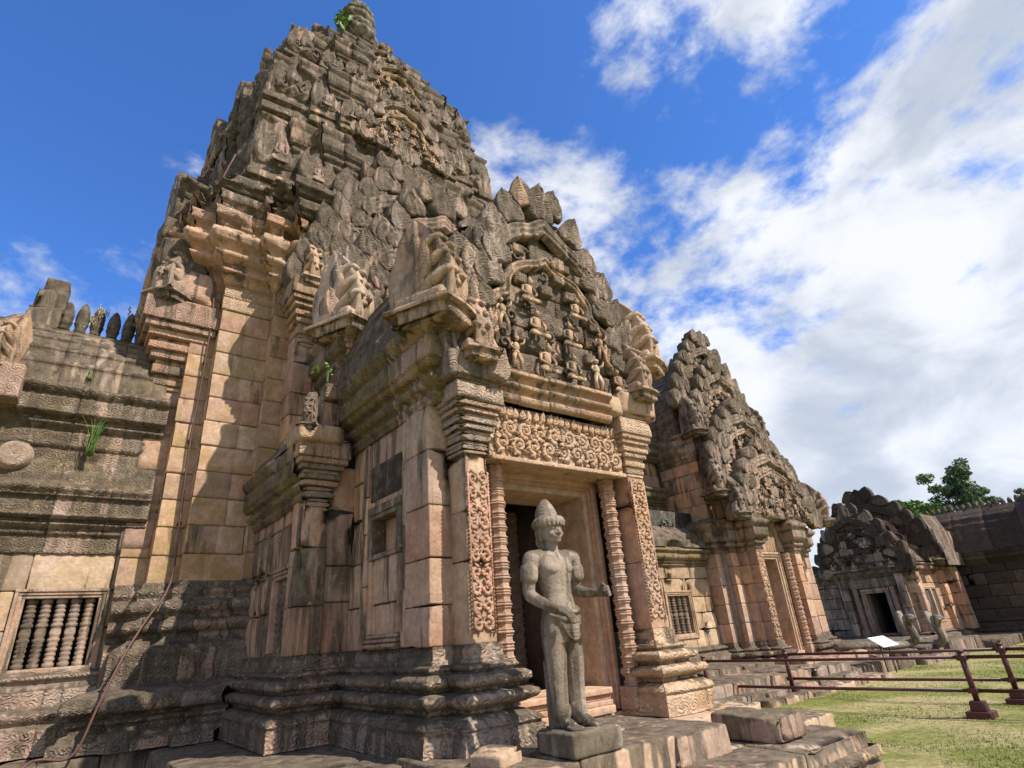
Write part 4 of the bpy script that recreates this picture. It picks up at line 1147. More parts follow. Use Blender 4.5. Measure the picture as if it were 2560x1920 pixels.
for ti, (z0, h, z1) in enumerate(TI):
    H = z1-z0
    mb = MB()
    hi = h*.93
    ashlar_path(mb, redent(hi), z0, z0+.62*H, PINK+GREY, (.62, .3, 0), ch=.34, bl=.6, out=-.06*h/3, amp=.02, du=.14, jit=.03)
    mould(mb, redent(hi), prof_at(CORN, z0+.55*H, .47*H, .6*h/3), GREY, (.74, .5, 0), bands_at(CB, z0+.55*H, .47*H), du=.11, dz=.06, wear=.16, amp=.04, jit=.04, bl=.7, joint=.03)
    pts = redent(hi*.98)
    hx = hi*.9
    pbox(mb, (CX-hx, CY-hx, z0), (CX+hx, CY+hx, z1-.04)); pbox(mb, (CX-hi*1.08, CY-hi*.5, z0), (CX+hi*1.08, CY+hi*.5, z1-.05)); pbox(mb, (CX-hi*.5, CY-hi*1.08, z0), (CX+hi*.5, CY+hi*1.08, z1-.06))
    to = mb.build('tower_tier', STONE, temple)
    tier_objs.append(to)
    for sd, (nx, ny) in enumerate(((0, -1), (-1, 0), (1, 0))):
        tx, ty = -ny, nx                                        # tangent
        for (tt, oo, ws, hs) in ((-.84, 1.02, .42, 1.12), (.84, 1.02, .42, 1.12), (-.60, 1.10, .27, .88), (.60, 1.10, .27, .88), (-.42, 1.17, .20, .62), (.42, 1.17, .20, .62)):
            if sd == 2 and ty*tt > 0.5 and False: continue
            x = CX + h*(nx*oo + tx*tt); y = CY + h*(ny*oo + ty*tt)
            if (y-CY) > h*.95: continue
            w = h*ws*R(.92, 1.08); hh = H*(.95 if ti < 3 else .78)*hs*R(.93, 1.06)
            o = bpy.data.objects.new('antefix', AM[rng.randrange(5)])
            S.collection.objects.link(o); o.parent = to
            o.location = Vector((x, y, z0)) - wloc(to)
            o.scale = (w, w*.9, hh)
            o.rotation_euler = (-.10 - R(0, .05), 0, math.atan2(nx, -ny) + R(-.06, .06))
            nante += 1
        cxn, cyn = CX+h*nx*1.16, CY+h*ny*1.16
        if ti < 6:
            M = ROT(math.atan2(nx, -ny))
            Mt = (M[0], np.array([cxn, cyn, 0.0]))
            pediment(to, 0, -.05, z0+.02, h*.42, H*.98, .45, M=Mt, wx=(.66, .6, 0), leaves=5, figs='rows' if sd < 2 else None, ch=.30, name='niche_pediment', merge=True)
# crown
mb = MB()
T = (.30, .27, .22)
for (zb, r_, hh, lb) in ((21.55, .70, .55, 12), (22.05, .62, .50, 10), (22.5, .60, .48, 8), (22.95, .54, .42, 8), (23.33, .40, .34, 8)):
    lathe(mb, (CX, CY, 0), [(.05, zb), (r_*.75, zb+.01), (r_*.98, zb+hh*.35), (r_, zb+hh*.6), (r_*.85, zb+hh*.9), (r_*.4, zb+hh)], T, (.68, .3, 0), 40, lobes=lb, la=.10)
lathe(mb, (CX, CY, 0), [(.24, 23.6), (.27, 23.75), (.16, 23.92), (.0, 24.0)], T, (.6, 0, 0), 10)
V = mb.v
for i in range(len(V)): V[i] = V[i] + fbm(V[i], 3.5, 3)[:, None]*.05
mb.build('lotus_crown', STONE, temple)

# ---- west arm corner: naga on a stepped corbel
mb = MB(); capital(mb, .72, 1.12, 10.85, 11.3, 5.95, 7.62, PINK, (.5, .6, 0), .42)
mb.build('capital', STONE, temple)
mb = MB(); shaft(mb, .68, 1.14, 10.86, 11.2, 3.2, 6.0, PINK, (.35, 0, 0), .55, r=.07); mb.build('pilaster', STONE, temple)
mb = MB()
rbox(mb, (.36, 10.45, 7.62), (1.35, 11.2, 8.3), tint(PINK), (.45, .3, 0), .08, .06, .1, 2.2, chip=.25)
for (a, b, c_, d_, e_, f_) in ((.33, 1.2, 10.5, 11.3, 8.3, 8.95), (.30, 1.0, 10.6, 11.5, 8.95, 9.5), (.42, 1.1, 10.7, 11.6, 9.5, 10.1), (.5, 1.2, 10.9, 11.8, 10.1, 10.7)):
    rbox(mb, (a, c_, e_), (b, d_, f_), tint(GREY), (.72, .6, 0), .08, .07, .1, 2.2, chip=.3)
mb.build('corner_stack', STONE, temple)
naga(temple, (.66, 10.62, 7.75), -.9, 1.2, heads=3, wx=(.55, .2, 0))
# W gable of the tower arm
Mw = ROT(-math.pi/2)
pediment(temple, 0, 0, 8.6, 2.5, 4.0, .6, M=(Mw[0], np.array([.55, CY, 0.])), wx=(.62, .75, 0), leaves=8, figs=None)

# ================================================================ west hall (left of the picture)
hall = temple
HWY = 11.0
wx_l = (.55, 0, .15)
wh2 = (-.30, .57, 1.62, 2.54)
mb = MB()
courses(mb, 'x', -6, 1.05, HWY+.01, 1.60, 3.20, .32, TAN+GREY[:3], (.47, 0, .3), .46, .85, holes=[(wh2[0]-.02, wh2[1]+.02, wh2[2]-.02, wh2[3]+.02)])
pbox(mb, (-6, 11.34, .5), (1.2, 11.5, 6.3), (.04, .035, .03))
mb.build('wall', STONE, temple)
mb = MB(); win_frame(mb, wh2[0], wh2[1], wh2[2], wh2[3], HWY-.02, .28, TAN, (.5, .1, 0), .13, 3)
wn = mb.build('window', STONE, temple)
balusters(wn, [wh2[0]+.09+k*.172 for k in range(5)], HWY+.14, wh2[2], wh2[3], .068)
HB = [(.62, 0), (.62, .30), (.55, .33), (.52, .36), (.58, .42), (.60, .48), (.52, .52), (.38, .54), (.34, .58), (.34, .74), (.24, .76), (.20, .80), (.14, .82), (.14, .86), (.20, .88), (.20, .92), (.08, .96), (0, .98), (-.03, 1.01)]
mb = MB()
mould(mb, [(-6, HWY), (1.02, HWY)], prof_at(HB, .60), GREY, (.62, .7, 0), bands_at([(0, .28, 'diam', .4, .012), (.42, .50, 'bead', .08, .015), (.58, .74, 'diam', .3, .012), (.88, .92, 'bead', .07, .01)], .60), du=.05, dz=.03, wear=.05)
mb.build('plinth', STONE, temple)
HC1 = [(0, 0), (.015, .01), (.015, .26), (.06, .28), (.08, .32), (.05, .34), (.12, .38), (.16, .43), (.10, .45), (.10, .47), (.20, .50), (.24, .54), (.20, .56), (.20, .80), (.26, .82), (.26, .85), (.30, .93), (.27, 1.0), (.20, 1.03), (.12, 1.35), (.08, 1.38), (.08, 1.60), (.12, 1.62), (.12, 1.84), (.10, 1.88), (.17, 1.92), (.22, 1.98), (.16, 2.0), (.16, 2.04), (.28, 2.08), (.32, 2.12), (.30, 2.14), (.30, 2.40), (.36, 2.42), (.40, 2.52), (.34, 2.58), (.24, 2.60)]
HC1B = [(.01, .26, 'diam', .28, .016), (.28, .32, 'bead', .05, .01), (.38, .43, 'bead', .06, .012), (.56, .80, 'diam', .34, .014), (.85, 1.0, 'bead', .15, .03), (1.62, 1.84, 'diam', .26, .014), (1.92, 1.98, 'bead', .06, .012), (2.14, 2.40, 'diam', .34, .016), (2.42, 2.58, 'bead', .18, .03)]
mb = MB()
mould(mb, [(-6, HWY), (.98, HWY)], prof_at(HC1, 3.16), GREY, (.68, .6, .15), bands_at(HC1B, 3.16), du=.045, dz=.032, wear=.07, bl=.8, jit=.012)
mb.build('cornice', STONE, temple)
mb = MB()
pr = []
for i in range(9):
    a = i/8; o = .24-1.35*(1-math.cos(a*math.pi/2)); z = 5.75+1.45*math.sin(a*math.pi/2)**.85
    pr += [(o-.02, z-.012), (o, z)] if i else [(o, z)]
mould(mb, [(-6, HWY), (.9, HWY)], pr, GREY, (.74, 0, .1), du=.14, dz=.1, bl=.5, amp=.02, wear=.03, joint=.02, jit=.02)
mould(mb, [(-.9, 12.1), (.9, 12.1)], [(.08, 7.1), (.12, 7.16), (.12, 7.26), (.06, 7.3), (-.2, 7.3)], GREY, (.8, 0, 0))
mb.build('roof', STONE, temple)
def ridge_finial(parent, x, y, z, h, r_, M=None, tn=(.2, .18, .16), wx=(.85, .1, 0)):
    b = MB(M)
    lathe(b, (x, y, 0), [(.0, z), (r_*.8, z), (r_, z+.04*h), (r_*.8, z+.10*h), (r_*.85, z+.18*h), (r_*1.08, z+.30*h), (r_*.95, z+.36*h), (r_*1.02, z+.42*h), (r_*1.02, z+.55*h), (r_*.85, z+.72*h), (r_*.5, z+.90*h), (.0, z+h)], tn, wx, 12)
    return b.build('ridge_finial', STONE, parent)
for k in range(6): ridge_finial(temple, -.80+k*.243+R(-.012, .012), 12.02, 7.27, .66*R(.94, 1.04), .105)
# gable end with its naga at the far left
mb = MB()
for (a, b, c_, d_, e_, f_) in ((-1.35, -.86, 11.7, 12.2, 6.9, 7.55), (-1.30, -.84, 11.8, 12.3, 7.5, 7.95), (-1.22, -.86, 11.9, 12.3, 7.92, 8.25), (-1.45, -.9, 11.3, 12.0, 6.3, 7.0), (-1.5, -.92, 11.0, 11.6, 5.75, 6.45)):
    rbox(mb, (a, c_, e_), (b, d_, f_), tint(GREY), (.7, 0, 0), .03, .03, .1, 3, chip=.15)
mb.build('gable_end', STONE, temple)
naga(temple, (-1.38, 10.7, 5.85), -.6, 1.0, heads=3, wx=(.5, .2, 0), pal=TAN)
mb = MB(); rbox(mb, (-1.9, 10.42, 5.3), (-.98, 11.2, 5.86), tint(PINK), (.45, .5, .3), .03, .02, .1, chip=.1); mb.build('corbel_block', STONE, temple)
mb = MB(); lathe(mb, (0, 0, 0), [(.01, .10), (.06, .13), (.11, .09), (.15, .12), (.20, .08), (.23, .0)], tint(GREY), (.4, .3, 0), 20)
mb.v[0] = mb.v[0] @ np.array([[1, 0, 0], [0, 0, 1], [0, -1, 0]]) + np.array([-.86, 10.84, 4.55])
mb.f[0] = mb.f[0][:, ::-1]
mb.build('rosette', STONE, temple)

# ================================================================ hall with its own porch, right of the doorway
hall = thing('temple_hall', 'sandstone hall with stacked gables over a bright doorway, to the right of the tall tower', 'temple hall', (17.2, 12, 0))
wx_h = (.45, 0, .1)
hw_ = (13.0, 13.92, 1.28, 2.22)
mb = MB()
courses(mb, 'x', 7.4, 15.0, 10.2, .90, 3.05, .3, TAN, (.42, 0, .35), .45, .75, holes=[hw_], seg=.2)
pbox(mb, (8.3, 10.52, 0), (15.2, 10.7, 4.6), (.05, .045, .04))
mb.build('wall', STONE, hall)
mb = MB(); win_frame(mb, hw_[0], hw_[1], hw_[2], hw_[3], 10.17, .28, TAN, (.4, .1, 0), .13, 3); wn = mb.build('window', STONE, hall)
balusters(wn, [hw_[0]+.115+k*.23 for k in range(4)], 10.33, hw_[2], hw_[3], .085)
mb = MB()
mould(mb, [(7.4, 10.2), (14.95, 10.2)], prof_at(HB, 0, .95), GREY, (.68, .4, 0), bands_at([(0, .28, 'diam', .4, .012), (.42, .50, 'bead', .08, .015)], 0, .95), du=.1, dz=.05)
mould(mb, [(7.4, 10.2), (14.95, 10.2)], prof_at(CORN, 2.98, .52, .8), GREY, (.68, .4, .6), du=.1, dz=.05)
mould(mb, [(7.4, 10.2), (14.95, 10.2)], [(.2, 3.48), (.18, 3.7), (.10, 3.72), (-.05, 3.95), (-.1, 3.96), (-.4, 4.2), (-.8, 4.35), (-1.2, 4.4)], GREY, (.95, .1, 0), [(3.72, 3.95, 'bead', .4, .06)], du=.08, dz=.05, amp=.04, wear=.2)
mb.build('cornice', STONE, hall)
mb = MB()
ashlar_path(mb, [(7.3, 11.35), (15.1, 11.35)], 4.2, 5.1, PINK, (.66, 0, 0))
mould(mb, [(7.3, 11.35), (15.1, 11.35)], prof_at(CORN, 4.95, .62, .8), GREY, (.74, .4, .2), du=.1, dz=.05, bands=bands_at(CB, 4.95, .62))
ashlar_path(mb, [(7.3, 11.42), (15.1, 11.42)], 5.5, 6.5, PINK, (.55, 0, 0))
mould(mb, [(7.3, 11.35), (15.1, 11.35)], prof_at(CORN, 6.4, .7, .9), GREY, (.86, .4, 0), du=.1, dz=.05)
mould(mb, [(7.3, 11.35), (15.3, 11.35)], [(.1, 7.0), (-.1, 7.5), (-.12, 7.49), (-.5, 8.0), (-.52, 7.99), (-1.2, 8.5), (-1.22, 8.49), (-2.2, 8.8)], GREY, (.85, 0, 0), du=.15, dz=.12, amp=.03)
mb.build('wall', STONE, hall)
# stepped front: piers, porch plinth
HP = [(15.05, 11.3), (15.05, 9.85), (15.35, 9.85), (15.35, 9.55), (15.68, 9.55), (15.68, 9.30), (15.80, 9.30), (15.80, 9.02), (16.12, 9.02), (16.12, 9.4)]
HR = [(18.0, 9.4), (18.0, 9.02), (18.34, 9.02), (18.34, 9.3), (18.75, 9.3), (18.75, 9.55), (19.5, 9.55), (19.5, 9.85), (20.6, 9.85), (20.6, 11.3)]
for pth in (HP, HR):
    mb = MB(); mould(mb, pth, prof_at(PLINTH, .0, 1.02, 1.1), GREY, (.60, .5, 0), bands_at(PB, 0, 1.02), du=.08, dz=.04); mb.build('plinth', STONE, hall)
for pth in (HP, HR):
    mb = MB(); ashlar_path(mb, pth, .92, 3.42, PINK, (.30, 0, 0), ch=.5, bl=.5); mb.build('wall', STONE, hall)
for pth in (HP, HR):
    mb = MB(); mould(mb, pth, prof_at(CORN, 3.3, 1.0, .95), GREY, (.62, .5, .1), bands_at(CB, 3.3, 1.0), du=.1, dz=.05, wear=.1); mb.build('entablature', STONE, hall)
mb = MB()
carved_strip(mb, 15.81, 16.11, 9.0, .95, 3.3, tint(TAN), (.1, .2, 0), .26); mb.build('carved_scroll_band', STONE, hall)
mb = MB(); capital(mb, 15.80, 16.12, 9.02, 9.5, 3.25, 4.2, GREY, (.55, .5, 0), .2); mb.build('capital', STONE, hall)
mb = MB(); capital(mb, 18.02, 18.34, 9.02, 9.5, 3.25, 4.2, GREY, (.62, .5, 0), .2); mb.build('capital', STONE, hall)
mb = MB()
for (e, yy) in ((0, 9.36), (.07, 9.32), (.13, 9.29)):
    rbox(mb, (16.22-e, yy, .4), (16.30-e, 9.9, 3.16+e), tint(TAN), (.2, 0, 0), .01); rbox(mb, (17.45+e, yy, .4), (17.53+e, 9.9, 3.16+e), tint(TAN), (.2, 0, 0), .01)
    rbox(mb, (16.22-e, yy+.002, 3.12+e), (17.53+e, 9.9, 3.19+e), tint(TAN), (.2, 0, 0), .01)
rbox(mb, (16.1, 9.30, 3.33), (18.05, 9.7, 4.3), tint(TAN), (.55, .1, .2), .01)
rbox(mb, (16.1, 9.25, .35), (17.8, 9.9, .58), tint(ORNG), (.15, 0, 0), .01)
mb.build('door_frame', STONE, hall)
mb = MB(); pbox(mb, (16.2, 9.9, .3), (17.6, 10.0, 3.3), (.32, .24, .19), (.3, 0, 0)); pbox(mb, (15.3, 9.7, .0), (19.7, 11.4, 4.3), (.3, .24, .19)); mb.f[-1] = mb.f[-1][[0, 1, 3, 4, 5]]
mb.build('chamber', STONE, hall)
colonette(hall, 17.78, 9.22, .45, 3.28, .11)
# porch gables
Y = 0
vault(hall, 10.5, 13.6, 15.2, 19.4, 7.0, 10.0, wx=(.82, 0, 0))
mb = MB()
ashlar_path(mb, [(15.25, 11.4), (15.25, 9.95), (15.7, 9.95), (15.7, 9.7), (18.9, 9.7), (18.9, 9.95), (19.5, 9.95), (19.5, 11.4)], 4.3, 6.3, PINK, (.45, 0, 0), ch=.45, bl=.5)
mould(mb, [(15.25, 11.4), (15.25, 9.95), (15.7, 9.95), (15.7, 9.7), (18.9, 9.7), (18.9, 9.95), (19.5, 9.95), (19.5, 11.4)], prof_at(CORN, 6.15, 1.0, .9), GREY, (.66, .3, 0), du=.1, dz=.05, bands=bands_at(CB, 6.15, 1.0), wear=.1)
mb.build('wall', STONE, hall)
pediment(hall, 17.55, 8.92, 4.25, 2.45, 2.6, .5, wx=(.64, .7, 0), leaves=6, ch=.34)
pediment(hall, 17.35, 9.38, 5.6, 2.35, 2.8, .5, wx=(.70, .7, 0), leaves=6)
pediment(hall, 17.25, 9.80, 7.15, 1.95, 2.95, .5, wx=(.70, .7, 0), leaves=6)
pediment(hall, 17.3, 10.15, 8.1, 2.15, 3.3, .5, wx=(.74, .7, 0), leaves=6)
for (x, y, z, h, a) in ((15.3, 8.95, 4.35, 1.1, -.3), (15.1, 9.35, 5.05, 1.2, -.4), (15.25, 9.75, 7.1, 1.2, -.3), (20.35, 8.95, 4.4, 1.25, .5), (19.7, 9.4, 5.75, 1.1, .5), (19.2, 9.75, 7.6, 1.1, .4), (15.7, 9.7, 7.1, .9, -.1)):
    naga(hall, (x, y, z), a, h, heads=3, wx=(.62, .2, 0))
for k in range(7): ridge_finial(hall, 17.3, 10.75+k*.36, 10.35-.01*k, .62*R(.95, 1.05), .12)
mb = MB()
mould(mb, [(17.05, 13.6), (17.05, 10.4)], [(.3, 9.9), (.1, 10.1), (.08, 10.36), (-.2, 10.36), (-.5, 10.36)], GREY, (.8, 0, 0), du=.15, dz=.1, amp=.03)
mb.build('roof', STONE, hall)
mb = MB(); pbox(mb, (7.3, 11.55, .5), (15.3, 11.9, 7.0)); pbox(mb, (15.36, 10.08, .1), (19.4, 11.7, 6.9)); pbox(mb, (15.12, 10.1, .1), (20.5, 11.7, 4.2)); mb.build('core_wall', STONE, hall)
# terrace in front of the hall
terr2 = thing('stone_terrace', 'long low dark stone terrace in steps on the lawn in front of the right hall', 'terrace', (14, 8, 0))
def slab2(x0, x1, y0, y1, z0, z1, part='paving', pal=GREY, wx=(.6, 0, 0), bw=.9):
    mb = MB(); x = x0
    while x < x1-.05:
        f = x+R(bw*.6, bw*1.3)
        if x1-f < bw*.4: f = x1
        rbox(mb, (x+.005, y0+R(-.05, .05), z0), (f-.005, y1, z1+R(-.02, .015)), tint(pal), (min(1, wx[0]+R(-.12, .12)), 0, 0), .04, .03, .14, 3, chip=.25)
        x = f
    return mb.build(part, STONE, terr2)
slab2(9.2, 16.2, 7.45, 10.3, -.1, .40, wx=(.55, 0, 0)); slab2(15.2, 18.9, 8.05, 10.0, .1, .50, pal=TAN, wx=(.35, 0, 0))
slab2(9.6, 15.8, 7.1, 8.1, -.1, .20, wx=(.55, 0, 0)); slab2(11.2, 16.6, 6.75, 7.5, -.1, .10, wx=(.5, 0, 0), pal=TAN, bw=.7)
slab2(8.3, 14.9, 8.7, 10.3, .2, .52, wx=(.7, 0, 0)); slab2(18.8, 20.2, 8.4, 10.2, -.1, .62, wx=(.62, 0, 0), bw=.5); slab2(16.2, 19.5, 7.35, 8.2, -.1, .25, wx=(.6, 0, 0), bw=.6)
slab2(18.9, 20.8, 7.9, 9.0, -.1, .35, wx=(.6, 0, 0), bw=.5)

# ================================================================ gate building and gallery at the far right (they look west, to -X)
gate = thing('gate_building', 'weathered gabled stone gatehouse with a dark doorway beyond the hall', 'gatehouse', (27.5, 10, 0))
G = ROT(-math.pi/2)
def gx(wy): return -wy
mb = MB(G)
dh = (gx(10.6), gx(9.85), .0, 2.08)
courses(mb, 'x', gx(13.0), gx(8.75), 26.0, .4, 2.75, .4, GREY+PINK[:1], (.55, 0, 0), .42, .6, holes=[dh], seg=.25)
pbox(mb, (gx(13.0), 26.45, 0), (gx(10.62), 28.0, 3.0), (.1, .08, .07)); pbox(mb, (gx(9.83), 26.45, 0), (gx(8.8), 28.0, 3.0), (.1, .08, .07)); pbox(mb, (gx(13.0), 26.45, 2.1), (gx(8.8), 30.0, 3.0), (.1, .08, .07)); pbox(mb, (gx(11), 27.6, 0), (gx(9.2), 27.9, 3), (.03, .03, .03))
mb.build('wall', STONE, gate)
mb = MB(G)
for (e, yy) in ((0, 25.96), (.08, 25.92)):
    rbox(mb, (dh[0]-.08-e, yy, .5), (dh[0]-e, 26.4, 2.08+e), tint(GREY), (.5, 0, 0), .01); rbox(mb, (dh[1]+e, yy, .5), (dh[1]+.08+e, 26.4, 2.08+e), tint(GREY), (.5, 0, 0), .01); rbox(mb, (dh[0]-.08-e, yy, 2.06+e), (dh[1]+.08+e, 26.4, 2.16+e), tint(GREY), (.5, 0, 0), .01)
rbox(mb, (dh[0]-.5, 25.85, 2.26), (dh[1]+.5, 26.3, 2.62), tint(GREY), (.6, .6, 0), .02)
mb.build('door_frame', STONE, gate)
for s_ in (dh[0]-.32, dh[1]+.32): colonette(gate, s_, 25.86, .5, 2.26, .08, M=G, tn=(.30, .2, .16))
mb = MB(G)
for (a, b) in ((gx(11.45), gx(11.15)), (gx(9.3), gx(9.0))): shaft(mb, a, b, 25.75, 26.2, .5, 2.7, GREY, (.55, 0, 0), .5)
mould(mb, [(gx(13), 25.9), (gx(8.8), 25.9)], prof_at(CORN, 2.55, .55, .8), GREY, (.7, .3, 0), du=.12, dz=.06)
mb.build('pilaster', STONE, gate)
pediment(gate, gx(10.35), 25.75, 2.85, 1.80, 2.75, .5, M=G, wx=(.5, .6, 0), leaves=6, pal=GREY+DARK*2, tpal=GREY+DARK, ch=.32)
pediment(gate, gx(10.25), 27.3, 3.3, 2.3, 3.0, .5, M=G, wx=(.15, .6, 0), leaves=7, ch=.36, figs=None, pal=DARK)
# south side with a double window in the sun
sw = (26.75, 27.95, .98, 2.05)
mb = MB()
courses(mb, 'x', 26.3, 29.2, 8.75, .5, 2.7, .3, PINK, (.32, 0, 0), .42, .6, holes=[sw], seg=.25)
shaft(mb, 26.0, 26.4, 8.6, 9.2, .5, 2.7, PINK, (.25, 0, 0), .5); shaft(mb, 28.5, 28.95, 8.55, 9.1, .5, 2.75, ORNG, (.2, 0, 0), .5); shaft(mb, 29.4, 29.9, 8.3, 9.1, .5, 2.9, PINK, (.4, 0, 0), .5)
pbox(mb, (26.3, 9.4, .4), (29.6, 9.6, 3.0), (.06, .05, .05))
mould(mb, [(25.9, 8.75), (30.0, 8.75)], prof_at(CORN, 2.6, .5, .8), PINK, (.5, .3, 0), du=.12, dz=.06)
mb.build('wall', STONE, gate)
mb = MB(); win_frame(mb, sw[0], sw[1], sw[2], sw[3], 8.73, .25, TAN, (.3, 0, 0), .12, 2); rbox(mb, (27.28, 8.72, .98), (27.42, 9.0, 2.05), tint(TAN), (.3, 0, 0), .01)
mb.build('window', STONE, gate)
mb = MB()
mould(mb, [(26.0, 8.7), (30.0, 8.7)], [(.2, 3.08), (.1, 3.3), (.08, 3.29), (-.15, 3.7), (-.17, 3.69), (-.5, 4.2), (-.52, 4.19), (-1.1, 4.8), (-1.8, 5.1)], GREY, (.62, 0, 0), du=.15, dz=.1, amp=.03, bl=.5)
mould(mb, [(28.3, 8.2), (30.2, 8.2)], [(.1, 2.9), (.1, 3.4), (0, 3.45), (0, 4.3), (-.1, 4.35), (-.3, 5.0)], GREY, (.6, 0, 0), du=.15, dz=.1, amp=.03, bl=.5)
mould(mb, [(30, 12), (26.0, 12)], [(.2, 3.08), (-.5, 4.2), (-1.8, 5.1)], GREY, (.8, 0, 0), du=.4, dz=.3)
mb.build('roof', STONE, gate)
naga(gate, (28.4, 8.55, 3.2), -.6, 1.3, heads=3, wx=(.75, .1, 0))
mb = MB(G)
mould(mb, [(gx(13), 25.9), (gx(8.7), 25.9)], prof_at(HB, 0, .6, .8), GREY, (.7, .3, 0), du=.15, dz=.06)
mb.build('plinth', STONE, gate)
mb = MB(); mould(mb, [(25.9, 8.75), (30.0, 8.75)], prof_at(HB, 0, .6, .8), GREY, (.62, .3, 0), du=.15, dz=.06); mb.build('plinth', STONE, gate)

gal = thing('gallery', 'long very dark stone gallery with a row of pointed finials on its roof ridge', 'gallery', (31, 2, 0))
mb = MB(G)
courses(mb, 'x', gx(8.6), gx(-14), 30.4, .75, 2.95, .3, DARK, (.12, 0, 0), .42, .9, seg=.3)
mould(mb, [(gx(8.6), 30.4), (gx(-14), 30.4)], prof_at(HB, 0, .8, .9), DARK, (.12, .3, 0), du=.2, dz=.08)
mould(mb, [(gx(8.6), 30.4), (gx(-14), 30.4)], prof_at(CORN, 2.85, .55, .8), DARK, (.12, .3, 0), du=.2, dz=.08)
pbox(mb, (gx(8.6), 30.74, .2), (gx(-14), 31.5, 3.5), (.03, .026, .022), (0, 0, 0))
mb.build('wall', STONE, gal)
mb = MB(G)
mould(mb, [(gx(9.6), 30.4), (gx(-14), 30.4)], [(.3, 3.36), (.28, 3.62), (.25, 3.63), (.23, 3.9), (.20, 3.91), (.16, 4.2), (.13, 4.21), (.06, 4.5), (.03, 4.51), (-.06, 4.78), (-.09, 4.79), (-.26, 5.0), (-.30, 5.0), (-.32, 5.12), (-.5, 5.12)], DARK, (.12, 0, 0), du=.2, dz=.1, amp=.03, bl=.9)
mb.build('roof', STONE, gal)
fy = 9.2; k = 0
while fy > 4.4:
    ridge_finial(gal, gx(fy), 30.85, 5.02, .40*R(.85, 1.1), .085, M=G, wx=(.8, 0, 0)); fy -= .235*R(.96, 1.04)
mb = MB(G)
rbox(mb, (gx(5.1), 29.9, 3.3), (gx(4.5), 31.2, 5.2), tint(DARK), (.15, 0, 0), .05, .06, .2, 2, chip=.2); rbox(mb, (gx(5.0), 30.3, 5.2), (gx(4.55), 31.1, 5.6), tint(DARK), (.15, 0, 0), .05, .06, .2, 2, chip=.2); rbox(mb, (gx(4.95), 30.4, 5.6), (gx(4.6), 31.0, 5.95), tint(DARK), (.15, 0, 0), .05, .06, .2, 2, chip=.2)
rbox(mb, (gx(4.5), 30.1, .4), (gx(3.9), 30.9, 3.3), tint(DARK), (.15, 0, 0), .05, .03, .2, 2)
mb.build('gable_end', STONE, gal)
# low terrace with serpent balustrade
terr3 = thing('stone_terrace', 'dark raised stone terrace with steps before the gatehouse', 'terrace', (23, 8.5, 0))
def slab3(x0, x1, y0, y1, z0, z1, wx=.65):
    mb = MB(); x = x0
    while x < x1-.05:
        f = min(x1, x+R(.6, 1.1))
        rbox(mb, (x+.005, y0+R(-.04, .04), z0), (f-.005, y1, z1+R(-.015, .015)), tint(GREY), (min(1, wx+R(-.12, .12)), 0, 0), .04, .03, .2, 3, chip=.2)
        x = f
    mb.build('paving', STONE, terr3)
slab3(20.2, 26.0, 8.5, 12.5, -.1, .50, .7); slab3(19.8, 22.9, 7.4, 8.6, -.1, .36, .62); slab3(20.2, 22.4, 7.1, 7.5, -.1, .2, .55); slab3(22.6, 25.9, 7.2, 8.6, -.1, .45, .75); slab3(26.0, 31, 6.8, 8.7, -.1, .30, .85)
def serpent(name, x, y, label, z=.52, h=.85, bodyto=None):
    root = thing(name, label, 'serpent statue', (x, y, z), 'serpent heads on the far balustrade')
    tn = (.30, .26, .22); wx = (.5, .1, 0)
    mb = MB()
    pts = crom([(x+bodyto, y+.55, z+.10), (x+bodyto*.5, y+.30, z+.10), (x+.02, y+.10, z+.12), (x, y-.04, z+.25), (x-.02, y-.02, z+.5), (x, y+.08, z+.68), (x, y+.02, z+.86)], 5)
    tube(mb, pts, np.interp(np.linspace(0, 1, len(pts)), [0, .5, .8, 1], [.10, .12, .11, .08]), tn, wx, 9)
    ellip(mb, (x, y-.06, z+.84), (.10, .15, .09), tn, wx); ellip(mb, (x, y-.19, z+.80), (.06, .08, .04), tn, wx)
    mb.build('body', STONE, root)
    mb = MB(); leaf(mb, (x, y+.08, z+.45), (0, .15, 1), (0, -1, 0), .58, .17, .10, tn, wx, 9, 9, 4, relief=.04)
    for s_ in (-1, 1): tube(mb, [(x+s_*.07, y-.02, z+.62), (x+s_*.13, y-.10, z+.8), (x+s_*.13, y-.2, z+.78)], [.05, .055, .03], tn, wx, 7)
    mb.build('hood', STONE, root)
serpent('serpent_balustrade_head', 20.9, 7.55, 'left one of two rearing stone serpents before the gatehouse', .38, .9, -.9)
serpent('serpent_balustrade_head', 21.3, 6.95, 'right one of two rearing stone serpents before the gatehouse, in front of the double window', .32, .9, 1.2)
mb = MB(); tube(mb, [(17.6, 8.35, .62), (19, 8.2, .58), (20.2, 8.1, .5)], .10, (.26, .22, .19), (.7, 0, 0), 10); o_ = mb.build('serpent_body_rail', STONE, None, True, (18.9, 8.2, .5)); tag(o_, 'thick round stone rail lying along the dark terrace before the gatehouse', 'stone rail')

